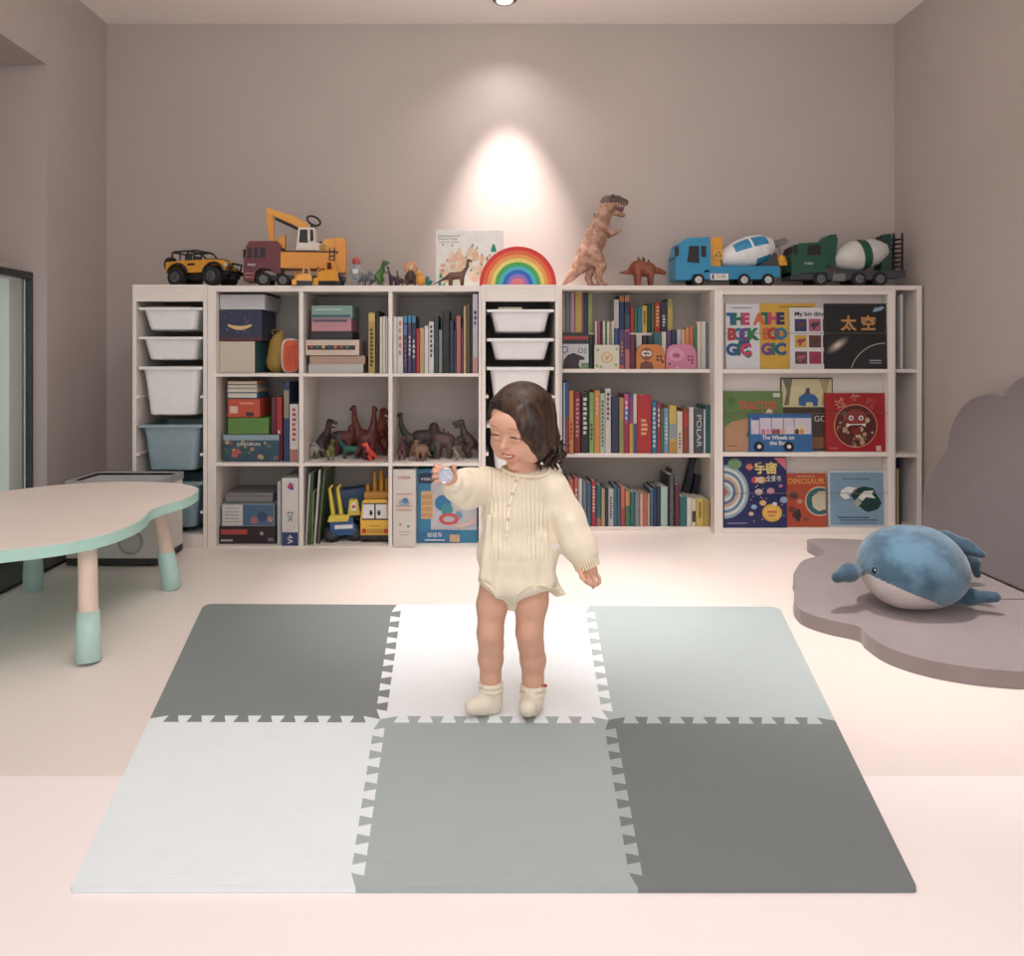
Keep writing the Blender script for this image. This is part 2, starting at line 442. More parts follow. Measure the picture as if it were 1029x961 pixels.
ZB = [ZW(371, DB)+.0004, ZW(456.2, DB)+.0004, ZW(530, DB)+.0004]
ZR = [ZW(371, DR)+.0004, ZW(454.7, DR)+.0004, ZW(531, DR)+.0004]
TL = ZW(287, DL)+.0004; TB = ZW(287, DB)+.0004; TT = ZW(286, DL)+.0004
# ================================================================ foam mat
def homog():
    src = [(0,0),(3,0),(3,2),(0,2)]; dst = [(205,607),(783,610),(922,893),(70.5,893)]
    A = []; B = []
    for (u,v),(x,y) in zip(src, dst):
        A.append([u,v,1,0,0,0,-u*x,-v*x]); B.append(x); A.append([0,0,0,u,v,1,-u*y,-v*y]); B.append(y)
    h = np.linalg.solve(np.array(A, float), np.array(B, float)); return np.append(h, 1).reshape(3,3)
HM = homog()
MT = .008
def mat_pt(u, v):
    p = HM @ np.array([u, v, 1.0]); px, py = p[0]/p[2], p[1]/p[2]
    D = (EYE-MT)*F/(py-HY); return (XW(px, D), D)
def edge_teeth(a, b, axis, c):
    """dovetail seam from a to b along one axis at constant c; returns uv points"""
    n = 9; pts = []; st = (b-a-.09)/n; h = .024
    pts.append((a, c))
    for i in range(n):
        m0 = a+.045+st*(i+.5)
        for du, dv in ((-.20,-h),(-.34,h),(.34,h),(.20,-h)):
            pts.append((m0+du*st, c+dv))
    pts.append((b, c))
    return [(p[0], p[1]) if axis == 0 else (p[1], p[0]) for p in pts]
def make_mat():
    cols = {(0,0):((128,135,135),'dark grey'), (1,0):((236,240,242),'white'), (2,0):((176,187,187),'mid grey'),
            (0,1):((230,238,241),'very light grey'), (1,1):((166,177,177),'mid grey'), (2,1):((116,122,122),'dark grey')}
    labs = {(0,0):'dark grey foam play mat tile in the far left corner nearest table',
            (1,0):'white foam play mat tile under the toddler, far middle of mat',
            (2,0):'light sage grey foam mat tile beside the cushion, far right corner',
            (0,1):'palest grey foam mat tile at the near left corner of the mat',
            (1,1):'mid grey foam mat tile, near middle, in front of the toddler',
            (2,1):'dark charcoal foam mat tile at the near right corner of the mat'}
    seamH = [edge_teeth(i, i+1, 0, 1) for i in range(3)]          # along u at v=1
    seamV = [[edge_teeth(j, j+1, 1, i) for j in range(2)] for i in (1,2)]  # along v at u=1,2
    for (i, j), (rgb, nm) in cols.items():
        r = .045 if j == 0 else .016
        top = [(i, 0), (i+1, 0)] if j == 0 else seamH[i]
        bot = [(i, 2), (i+1, 2)] if j == 1 else seamH[i]
        lef = [(0, j), (0, j+1)] if i == 0 else seamV[i-1][j]
        rig = [(3, j), (3, j+1)] if i == 2 else seamV[i][j]
        loop = list(top)+list(rig[1:])+list(bot[::-1][1:])+list(lef[::-1][1:-1])
        out = []
        for p in loop:                                          # rounded outer corners
            if p in ((0,0),(3,0),(3,2),(0,2)):
                sx = 1 if p[0] == 0 else -1; sy = 1 if p[1] == 0 else -1
                arc = [(p[0]+sx*r*(1-math.cos(a)), p[1]+sy*r*(1-math.sin(a))) for a in [PI/2*q/5 for q in range(6)]]
                if p in ((3,0),(0,2)): arc = arc[::-1] if p == (3,0) else arc[::-1]
                # order along loop: (0,0): from left to top ; (3,0): top to right ...
                if p == (0,0): arc = [(r*(1-math.cos(a)), r*(1-math.sin(a))) for a in [PI/2*q/5 for q in range(6)]]
                if p == (3,0): arc = [(3-r*(1-math.sin(a)), r*(1-math.cos(a))) for a in [PI/2*q/5 for q in range(6)]]
                if p == (3,2): arc = [(3-r*(1-math.cos(a)), 2-r*(1-math.sin(a))) for a in [PI/2*q/5 for q in range(6)]]
                if p == (0,2): arc = [(r*(1-math.sin(a)), 2-r*(1-math.cos(a))) for a in [PI/2*q/5 for q in range(6)]]
                out += arc
            else: out.append(p)
        q = [mat_pt(u, v) for u, v in out]
        cx = sum(a for a, b in q)/len(q); cy = sum(b for a, b in q)/len(q)
        g = MB(); mm = foam(rgb, 45 if (i, j) == (2,0) else 0)
        q = [(a-cx, b-cy) for a, b in q]
        g.slab(q, 0, MT, mm)
        thing(g, 'foam_mat_tile', labs[(i,j)], 'play mat', (cx, cy, 0.0004), 'tiles of the foam play mat')
def foam(rgb, ang):
    m = M(rgb, .75, var=.012, scale=12); m = m.copy(); nt = m.node_tree; p = nt.nodes['Principled BSDF']
    tc = nt.nodes.new('ShaderNodeTexCoord'); mp = nt.nodes.new('ShaderNodeMapping'); mp.inputs['Rotation'].default_value = (0,0,math.radians(ang))
    wv = nt.nodes.new('ShaderNodeTexWave'); wv.inputs['Scale'].default_value = 38; wv.bands_direction = 'Y'; wv.inputs['Distortion'].default_value = .4
    b = nt.nodes.new('ShaderNodeBump'); b.inputs['Strength'].default_value = .35; b.inputs['Distance'].default_value = .0006
    nt.links.new(tc.outputs['Object'], mp.inputs['Vector']); nt.links.new(mp.outputs['Vector'], wv.inputs['Vector'])
    nt.links.new(wv.outputs['Fac'], b.inputs['Height']); nt.links.new(b.outputs['Normal'], p.inputs['Normal'])
    return m
make_mat()
# ================================================================ kids' table
def smooth_loop(P, n=8):
    out = []; N = len(P)
    for i in range(N):
        p0, p1, p2, p3 = [np.array(P[(i+k-1)%N], float) for k in range(4)]
        for q in range(n):
            t = q/n; out.append(tuple(.5*((2*p1)+(-p0+p2)*t+(2*p0-5*p1+4*p2-p3)*t*t+(-p0+3*p1-3*p2+p3)*t**3)))
    return out
def table():
    zt = .365
    def g(px, py): D = (EYE-zt)*F/(py-HY); return (XW(px, D), D)
    P = [g(199,494), g(196,489), g(176,485.5), g(140,484), g(100,484.5), g(62,487), g(25,491)]
    P += [(-2.0, 2.72), (-2.0, 2.45), (-1.99, 2.15), (-1.86, 1.98), (-1.62,1.93), (-1.42,1.96)]
    P += [g(0,554), g(60,547), g(105,538), g(135,527), g(147,519), g(152,513), g(168,507), g(188,501)]
    L = smooth_loop(P, 6)
    cx, cy = -1.5, 2.4
    t = T('kids_table', 'low kids table with cloud-shaped beige top, mint rim and wooden legs', 'table', (cx, cy, 0))
    L = [(a-cx, b-cy) for a, b in L]
    woodtop = M((240,226,216), .45, var=.02, scale=3, stretch=(1,6,1)); mint = M((178,218,206), .4, var=.02)
    b = MB(); b.slab(L, zt-.033, zt-.0005, mint, True); b.build('tabletop', t, bevel=.006, seg=3)
    c = np.array(L); ce = c.mean(0); n = len(L)
    inn = []
    for i in range(n):
        d = c[(i+1)%n]-c[i-1]; nrm = np.array([-d[1], d[0]]); nrm /= np.linalg.norm(nrm)+1e-9
        if np.dot(nrm, ce-c[i]) < 0 and False: nrm = -nrm
        inn.append(c[i]+nrm*.006)
    # orientation: make sure inset goes inwards
    area = sum(c[i][0]*c[(i+1)%n][1]-c[(i+1)%n][0]*c[i][1] for i in range(n))
    if area < 0: inn = [2*c[i]-inn[i] for i in range(n)]
    MB().slab([tuple(v) for v in inn], zt-.0008, zt+.0008, woodtop).build('top_sheet', t)
    legw = M((226,202,186), .5, var=.05, scale=8, stretch=(6,6,1)); mint2 = M((180,210,202), .45, var=.02)
    for (x, y, dx, dy) in ((XW(88,2.163), 2.17, -.03, .05), (XW(172,2.848), 2.86, -.045, -.03), (XW(27,2.80), 2.84, .03, -.05), (-1.80, 2.12, .03, .04)):
        x -= cx; y -= cy; T_ = Vector((x+dx, y+dy, zt-.034)); B_ = Vector((x, y, 0))
        m_ = B_.lerp(T_, .44)
        lg = MB().tube([B_.lerp(T_, .38), T_], [.0275, .026], legw, 20).build('leg', t)
        so = MB(); so.tube([B_+Vector((0,0,.003)), B_.lerp(T_,.03), B_.lerp(T_,.2), m_, m_+Vector((0,0,.002))], [.028,.034,.0345,.0305,.027], mint2, 24).build('leg_sleeve', lg)
table()
def bin_box():
    D0, D1 = 3.16, 3.42
    t = T('storage_box', 'grey and white fabric storage box on floor behind the kids table', 'box', (XW(113, D0), D0, .004))
    x0, x1 = XW(66, D0)-XW(113, D0), XW(159, D0)-XW(113, D0); d = D1-D0; H = ZW(484, D0)-.004
    gr = M((150,150,152), .85, bump=.4, bscale=300); li = M((214,208,203), .85, bump=.3, bscale=300); bl = M((60,58,58), .8)
    b = MB(); th = .012
    b.box(x0, x1, 0, th, .03, H, li); b.box(x0, x1, d-th, d, .03, H, li); b.box(x0, x0+th, th, d-th, .03, H, li); b.box(x1-th, x1, th, d-th, .03, H, li)
    b.box(x0, x1, 0, d, 0, .03, bl)
    b.build('box_body', t, bevel=.004)
    r = MB()
    for q in ((x0-.004, x1+.004, -.004, th, H-.03, H+.002), (x0-.004, x1+.004, d-th, d+.004, H-.03, H+.002), (x0-.004, x0+th, th, d-th, H-.03, H+.002), (x1-th, x1+.004, th, d-th, H-.03, H+.002)): r.box(*q, gr)
    r.build('rim', t, bevel=.003)
    MB().box(x0+th, x1-th, th, d-th, H-.03, H-.012, M((176,174,176), .9)).build('lid', t)  # sheet added below the rim so the box does not look dark inside
    p = MB(); s_ = D0/F
    cx_ = (131-113)*s_; p.disc(cx_, .10, .055, -.0015, M((168,160,158), .85), 28); p.disc(cx_, .10, .042, -.002, M((196,190,188), .85), 28)
    p.rect((76-113)*s_, (95-113)*s_, .05, .13, -.0015, M((176,172,170), .85)); p.rect((99-113)*s_, (107-113)*s_, .10, .125, -.0015, M((140,134,132), .85))
    p.build('printed_motif', t)
bin_box()
# ================================================================ cloud cushion and backboard
def cushion():
    zc = .048
    def g(px, py): D = (EYE-zc)*F/(py-HY); return (XW(px, D), D)
    near = [(830,555),(808,563),(800,572),(797,580),(801,587.5),(798,596),(799,606),(808,615),(832,623),(862,629.5),(870,637),(888,649),(915,659),(950,667),(990,672.5),(1029,675)]
    N = [g(*p) for p in near]
    P = N+[(1.48,2.03),(1.58,2.10),(1.68,2.08),(1.84,2.12),(1.915,2.2),(1.93,2.5),(1.935,2.8),(1.93,3.1),(1.84,3.36),(1.66,3.44),(1.49,3.42)]
    n0 = len(N)
    L = []
    pts = P
    # piecewise: soften with catmull but keep the notches
    L = smooth_loop(P, 5)
    vel = M((140,126,125), .85, var=.05, scale=9, bump=.3, bscale=400, sheen=.4)
    cx, cy = 1.6, 2.6
    t = T('cloud_cushion', 'grey-mauve velvet floor cushion with scalloped cloud edge on the floor', 'cushion', (cx, cy, .0005))
    b = MB(); b.slab([(x-cx, y-cy) for x, y in L], 0, zc, vel, True); o = b.build('pad', t, bevel=.018, seg=4)
    # fold seam
    sm = MB(); a = g(905,603); e = (1.91, (EYE-zc)*F/(602.5-HY))
    sm.tube([(a[0]-cx+.12, a[1]-cy, zc+.0002), (e[0]-cx, e[1]-cy, zc+.0002)], .0022, M((96,86,86), .9), 6).build('seam', t)
    # backboard leaning on the wall: plane through (1.87, z=zc) tilted towards the wall
    ex0, ex1, h = 1.935, 2.17, .80
    tx = (ex1-ex0)/h
    def onb(px, py):      # ray / plane  X = ex0 + tx*(Z-zc)
        a_ = (px-CX)/F; c_ = (HY-py)/F
        D = (ex0+tx*(EYE-zc))/(a_-tx*c_); return (D, EYE+c_*D)
    out = [(927,545),(926,520),(928,495),(938,470),(950,450),(953,435),(962,414),(975,401),(992,396),(1007,397),(1012,390),(1020,382),(1029,378)]
    Q = [onb(*p) for p in out]; Q[0] = (Q[0][0], zc)
    D_, Z_ = Q[-1]
    Q += [(D_-.10, Z_+.015), (D_-.24, Z_-.02), (D_-.33, Z_-.10), (D_-.45, Z_-.12), (D_-.60, Z_-.24), (D_-.66, Z_-.45), (D_-.70, zc)]
    base0 = Q[0]; curve = Q
    sm_ = []
    for i in range(len(curve)-1):
        p0 = np.array(curve[max(i-1,0)]); p1 = np.array(curve[i]); p2 = np.array(curve[i+1]); p3 = np.array(curve[min(i+2,len(curve)-1)])
        for q in range(5):
            u = q/5; sm_.append(tuple(.5*((2*p1)+(-p0+p2)*u+(2*p0-5*p1+4*p2-p3)*u*u+(-p0+3*p1-3*p2+p3)*u**3)))
    sm_.append(curve[-1])
    thk = .05
    vs = [(ex0+tx*(z-zc), y, z+.002) for y, z in sm_]+[(ex0+tx*(z-zc)+thk, y, z+.002) for y, z in sm_]
    n = len(sm_)
    bd = MB(); vel2 = M((104,94,94), .85, var=.06, scale=7, bump=.3, bscale=400, sheen=.4)
    ar = sum(sm_[i][0]*sm_[(i+1)%n][1]-sm_[(i+1)%n][0]*sm_[i][1] for i in range(n))
    fr_ = [tuple(range(n)), tuple(range(2*n-1, n-1, -1))]+[(i+n, (i+1)%n+n, (i+1)%n, i) for i in range(n)]
    if ar > 0: fr_ = [f_[::-1] for f_ in fr_]
    bd.add([(x-cx, y-cy, z) for x, y, z in vs], fr_, vel2)
    bd.build('backrest', t, bevel=.012, seg=3)
cushion()
# ================================================================ whale plush
def whale():
    D = 2.50; s = D/F; c = W(917, 574, D); zb = .0505
    blue = M((60,90,110), .9, alt=(92,126,148), altscale=9, bump=1.0, bscale=170, sheen=.4)
    dark = M((40,66,84), .9, alt=(54,84,104), altscale=14, bump=.8, bscale=160, sheen=.5)
    bel = M((206,196,192), .9, bump=.7, bscale=220, var=.05)
    S = SDF(.004, .03)
    rx, ry, rz = 52*s, .15, 41.5*s
    c.z = zb+rz
    org = Vector((c.x, c.y, zb))
    tilt = Matrix.Rotation(math.radians(9), 3, 'Y')
    S.ell(c, (rx, ry, rz*.97), R=tilt); S.ell(c+Vector((-.06,-.03,-.02)), (.10,.11,.10))
    S.ell(c+Vector((.055,.04,.02)), (.10,.12,.10))
    def pick(q):
        # belly: the low front part under a rising line
        x = q[:,0]-c.x; y = q[:,1]-c.y; z = q[:,2]-c.z
        line = -.026-.40*(x+.15)-.0*y
        line = -.020-.40*(x+.15)-.15*np.maximum(0, x)
        return ((z < line) & (y < .04) & (x < .10)).astype(int)
    t = T('whale_plush', 'blue plush whale with white belly lying on the cloud cushion', 'plush toy', org)
    wb = S.build('body', [blue, bel], t, pick=pick, org=org)
    def part(name, ch, fl, mat):
        q = SDF(.004, .02)
        for a, r in ch: pass
        q.chain(ch)
        for (cc, rr) in fl: q.ell(cc, rr)
        return q.build(name, [mat], t, org=org)
    part('fin', [(W(866,574,2.50), .022), (W(853,578,2.47), .027), (W(841,583,2.45), .018)], [], dark).location.z += .008
    part('fin', [(W(955,598,2.48), .030), (W(975,600,2.46), .024), (W(1000,600,2.44), .017)], [], dark).location.z += .0
    part('tail', [(W(932,550,2.60), .05), (W(950,545,2.58), .036), (W(970,550,2.54), .026), (W(986,557,2.50), .014)], [], dark)
    part('tail', [(W(930,545,2.63), .04), (W(955,552,2.70), .028), (W(978,564,2.74), .020), (W(982,578,2.74),.012)], [], dark)
    bv = BVHTree.FromPolygons([v.co[:] for v in wb.data.vertices], [tuple(q.vertices) for q in wb.data.polygons])
    o_ = Vector((0,0,EYE))-org; d_ = (W(879,573.5,1.0)-Vector((0,0,EYE))).normalized(); h = bv.ray_cast(o_, d_)[0]
    MB().ell(tuple(h), (.0095,.006,.0105), M((10,12,16), .15)).ell(tuple(h+Vector((-.002,-.0055,.003))), .0022, M((240,240,240), .2), 8, 6).build('eye', t)
whale()
TONE[:] = [.95, .93]
# ================================================================ toys on top of the shelves
BLK = M((24,24,26), .5); RUB = M((32,32,34), .8); GREY = M((120,122,124), .5); DG = M((66,68,72), .5); WHT = M((232,230,226), .4)
YEL = M((236,164,50), .35, var=.03); YEL2 = M((232,150,40), .35, var=.03); SIL = M((176,178,180), .35, .3)
def wheel(parent, x, y, r, w, k, hubm=SIL, spokes=5, out=-1):
    g = MB(k); n = 24
    prof = [(-w/2, r*.90), (-w/2+.12*w, r), (w/2-.12*w, r), (w/2, r*.90)]
    g.tube([(x, y+a, r) for a, _ in prof], [b for _, b in prof], RUB, n)
    for i in range(12):
        a = 2*PI*i/12; g.box(x+r*math.cos(a)-.3, x+r*math.cos(a)+.3, y-w*.4, y+w*.4, r+r*math.sin(a)*.99-.3, r+r*math.sin(a)*.99+.3, RUB)
    o = g.build('wheel', parent)
    h = MB(k); yo = y+out*w/2
    h.tube([(x, yo-out*.2, r), (x, yo+out*.35, r)], [r*.60, r*.52], hubm, 20)
    for i in range(spokes):
        a = 2*PI*i/spokes; c, s_ = math.cos(a), math.sin(a)
        h.tube([(x+c*r*.12, yo+out*.5, r+s_*r*.12), (x+c*r*.5, yo+out*.4, r+s_*r*.5)], r*.07, DG if hubm is not WHT else SIL, 5)
    h.ell((x, yo+out*.4, r), (r*.14, .4, r*.14), hubm, 10, 6); h.build('hub', o)
    return o
def jeep():
    k = 3.50/F
    t = T('toy_jeep', 'yellow and black toy off-road jeep parked at the far left of shelf top', 'toy car', (XW(203,3.6), 3.60, TT), rz=math.radians(-17))
    g = MB(k)
    g.prism([(-34,9),(-34,14),(-24,13),(-12,13),(12,13),(34,14),(36,11),(36,8),(12,7),(-10,7)], -10, 10, BLK)
    g.build('chassis', t, bevel=.0015)
    g = MB(k)
    side = [(-35,15),(-34.5,25.5),(-14,26.5),(4,26.5),(10,27),(30,26),(33,24),(33,20),(20,21),(15,20),(12,14),(-10,14),(-14,20.5),(-20,22),(-27,21),(-31,16)]
    g.prism(side, -12.5, 12.5, YEL)
    g.box(31.5, 34, -11, 11, 15, 25, YEL)
    for i in range(7): g.box(34, 34.4, -6+1.7*i, -5.1+1.7*i, 16.5, 23.5, BLK)
    g.box(-8, 1, -12.9, -12.5, 21.2, 23.4, BLK); g.prism([(11,27),(13,28.3),(27,27.6),(29,26.2)], -8, 8, BLK)
    g.build('body', t, bevel=.003)
    for y in (-9.5, 9.5): MB(k).tube([(34.2, y*.86, 21), (35.2, y*.86, 21)], 2.2, M((220,220,210), .2), 14).build('headlight', t)
    for x in (-20, 23):
        for y in (-13, 13):
            g = MB(k); g.tube([(x+12.2*math.cos(a), y, 11+12*math.sin(a)) for a in [math.radians(15+15*i) for i in range(11)]], 1.5, BLK, 6); g.build('fender', t)
            wheel(t, x, y*.98, 9.4, 9, k, M((104,106,110), .4, .4), 6, -1 if y < 0 else 1)
    g = MB(k)
    for y in (-10.5, 10.5):
        g.tube([(-29,y,26),(-28,y,35),(-26,y,36),(2,y,36.5),(6,y,35),(13,y,27)], .95, BLK, 6); g.tube([(-9,y,26.5),(-9,y,36)], 1.1, BLK, 6); g.tube([(-19,y,26),(-18,y,36)], .8, BLK, 6)
    for x, z in ((-27,35.5),(-9,36.3),(4,36),(12.5,27.3)): g.tube([(x,-10.5,z),(x,10.5,z)], .95, BLK, 6)
    g.build('roll_cage', t)
    g = MB(k); 
    for y in (-5.5, 5.5): g.box(-10,-4, y-3, y+3, 22, 25, DG); g.box(-12,-9.5, y-3, y+3, 22, 33, DG)
    g.build('seats', t, bevel=.002)
    g = MB(k); g.tube([(-36,0,24),(-40.5,0,24)], [8.2,8.2], RUB, 22); g.tube([(-40.4,0,24),(-41,0,24)], [4.5,3.5], DG, 16); g.build('spare_wheel', t, bevel=.002)
    g = MB(k); g.box(36, 41, -13, 13, 11, 15, BLK); g.tube([(40,-8,15),(42,-8,22),(42,8,22),(40,8,15)], 1.1, BLK, 6); g.box(38,42.5,-5,5,7,11,BLK)
    g.build('bumper', t, bevel=.002)
    g = MB(k); g.ell((8,-14,27.5), (1.6,1.2,1.4), BLK, 8, 6); g.build('mirror', t)
jeep()
def crane_truck():
    k = 3.55/F
    t = T('toy_crane_truck', 'toy truck with maroon cab and orange excavator crane on its bed', 'toy truck', (XW(299,3.62), 3.60, TL), rz=math.radians(6)); t.scale = (1.05, 1.05, 1.10)
    MR = M((104,36,44), .4); CR = M((226,214,200), .4)
    X = lambda p: p-299
    g = MB(k); g.box(X(255), X(346), -7, 7, 6.5, 11, DG); g.build('chassis', t, bevel=.002)
    g = MB(k)
    g.prism([(X(251.5),5),(X(251.5),18),(X(254),36),(X(257),41),(X(283),41.5),(X(286),38),(X(286),12),(X(280),12),(X(277),16),(X(268),17),(X(263),14),(X(261),5)], -13.5, 13.5, MR)
    g.build('cab', t, bevel=.004)
    g = MB(k)
    for xa, xb, ta in ((255,259.5,0),(260.5,265,0),(266,272,2)): g.prism([(X(xa)+.3,26),(X(xa)+1.2,35),(X(xb),35),(X(xb),26)], -13.8, -13.4, BLK)
    g.box(X(251)-.1, X(251.6), -11, 11, 26, 34, BLK); g.build('cab_window', t)
    g = MB(k); g.text('MAN', X(259), 19.5, 2.2, -13.75, WHT); 
    for z in (8, 11.5): g.box(X(253), X(261), -13.8, -13.5, z, z+.8, M((190,120,110), .4))
    g.build('cab_lettering', t)
    g = MB(k)
    g.prism([(X(286),17),(X(286),33),(X(337),32),(X(337),17)], -13.5, 13.5, YEL2); g.box(X(286), X(340), -14, 14, 31.5, 33, M((80,52,30), .5))
    g.build('bed', t, bevel=.003)
    g = MB(k); g.prism([(X(337),13),(X(337),45),(X(346),45),(X(347),40),(X(346.5),14)], -12, 12, YEL2); g.build('rear_block', t, bevel=.003)
    g = MB(k); g.prism([(X(322),33.5),(X(321),38),(X(328),45),(X(343),46),(X(345),40),(X(345),34)], -9, 9, YEL); g.tube([(X(324),-5,40),(X(324),-5,42.5)], 3, BLK, 12); g.build('engine_cover', t, bevel=.004)
    g = MB(k)
    g.prism([(X(299.5),34),(X(300.5),40),(X(302),55),(X(317.5),55),(X(318),41),(X(328),40),(X(328),34)], -9, 9, CR)
    g.prism([(X(302.6),41),(X(303.5),53),(X(310.5),53),(X(311),41)], -9.3, 9.3, BLK); g.prism([(X(313),42),(X(313),53),(X(316),53),(X(316.5),43)], -9.3, 9.3, BLK)
    g.build('crane_cab', t, bevel=.002)
    g = MB(k)
    g.prism([(X(312),56),(X(309),60),(X(296),66.5),(X(272),73),(X(271),69),(X(277),66.5),(X(290),61),(X(304),55)], -2.6, 2.6, YEL)
    g.build('boom', t, bevel=.003)
    g = MB(k); g.tube([(X(279),-3,64),(X(300),-3,55)], 1.0, BLK, 8); g.tube([(X(279),3,64),(X(300),3,55)], 1.0, BLK, 8); g.build('hydraulic_ram', t)
    g = MB(k); g.prism([(X(271),74),(X(276),73),(X(277.5),60),(X(278),44),(X(273.5),44),(X(271.5),58)], -2.3, 2.3, YEL2); g.build('dipper_arm', t, bevel=.003)
    g = MB(k); g.prism([(X(274),45),(X(273.5),40),(X(278),36.5),(X(288),36),(X(289),40),(X(288.5),50),(X(285),46),(X(280),44)], -5.5, 5.5, YEL2); g.build('bucket', t, bevel=.003)
    g = MB(k); pts = []
    for i in range(20):
        a = 2*PI*i/20; pts.append((X(315.5)+6.3*math.cos(a), -1, 62.5+4*math.sin(a)-.28*6.3*math.cos(a)))
    g.tube(pts, 1.0, BLK, 8, closed=True); g.tube([(X(314.5),-1,58.5),(X(315),-1,55)], [2,3], BLK, 8); g.build('turning_handle', t)
    g = MB(k)
    for z in range(6): g.box(X(332.5), X(336.5), -14.6, -13.4, 12+z*4, 13+z*4, BLK)
    for x in (332, 336.5): g.box(X(x)-.5, X(x)+.5, -14.8, -13.2, 10, 36, BLK)
    g.build('ladder', t)
    for x in (270, 288, 338):
        for y in (-11, 11): wheel(t, X(x), y, 6.6 if x == 270 else 6, 5, k, GREY, 5, -1 if y < 0 else 1)
crane_truck()
def mini_digger(px, D, label, w, h, rz=0):
    k = 3.48/F
    t = T('toy_digger', label, 'toy digger', (XW(px, D), D, TL), 'small orange toy diggers', rz)
    a = w/2
    MB(k).prism([(-a,0.2),(-a-.4,2.5),(-a+.6,4.6),(a-.6,4.6),(a+.4,2.5),(a,.2)], -4.6, -1.6, BLK).build('track', t, bevel=.001)
    MB(k).prism([(-a,0.2),(-a-.4,2.5),(-a+.6,4.6),(a-.6,4.6),(a+.4,2.5),(a,.2)], 1.6, 4.6, BLK).build('track', t, bevel=.001)
    g = MB(k); g.prism([(-a+.3,4.6),(-a,h*.42),(-a*.2,h*.5),(a*.9,h*.46),(a,4.6)], -4.2, 4.2, YEL); g.build('body', t, bevel=.002)
    g = MB(k); g.prism([(-a*.25,h*.45),(-a*.15,h*.8),(a*.65,h*.8),(a*.8,h*.45)], -3.4, 3.4, YEL2); g.prism([(0,h*.52),(.3,h*.74),(a*.45,h*.74),(a*.55,h*.52)], -3.6, 3.6, M((90,40,26), .3)); g.build('cab', t, bevel=.0015)
    g = MB(k); g.tube([(-a*.6,-2.5,h*.45),(-a*1.05,-2.5,h*.62),(-a*1.1,-2.5,h*.2)], [1.3,1.1,1.0], YEL2, 8); g.prism([(-a*1.5,.5),(-a*1.45,h*.24),(-a*.95,h*.26),(-a*.9,.5)], -5, 0, YEL); g.build('digging_arm', t)
mini_digger(305.5, 3.475, 'low orange toy digger in front of the crane truck bed', 16, 23, .25)
mini_digger(330, 3.48, 'taller orange toy digger in front of the crane truck rear', 19, 31, -.2)
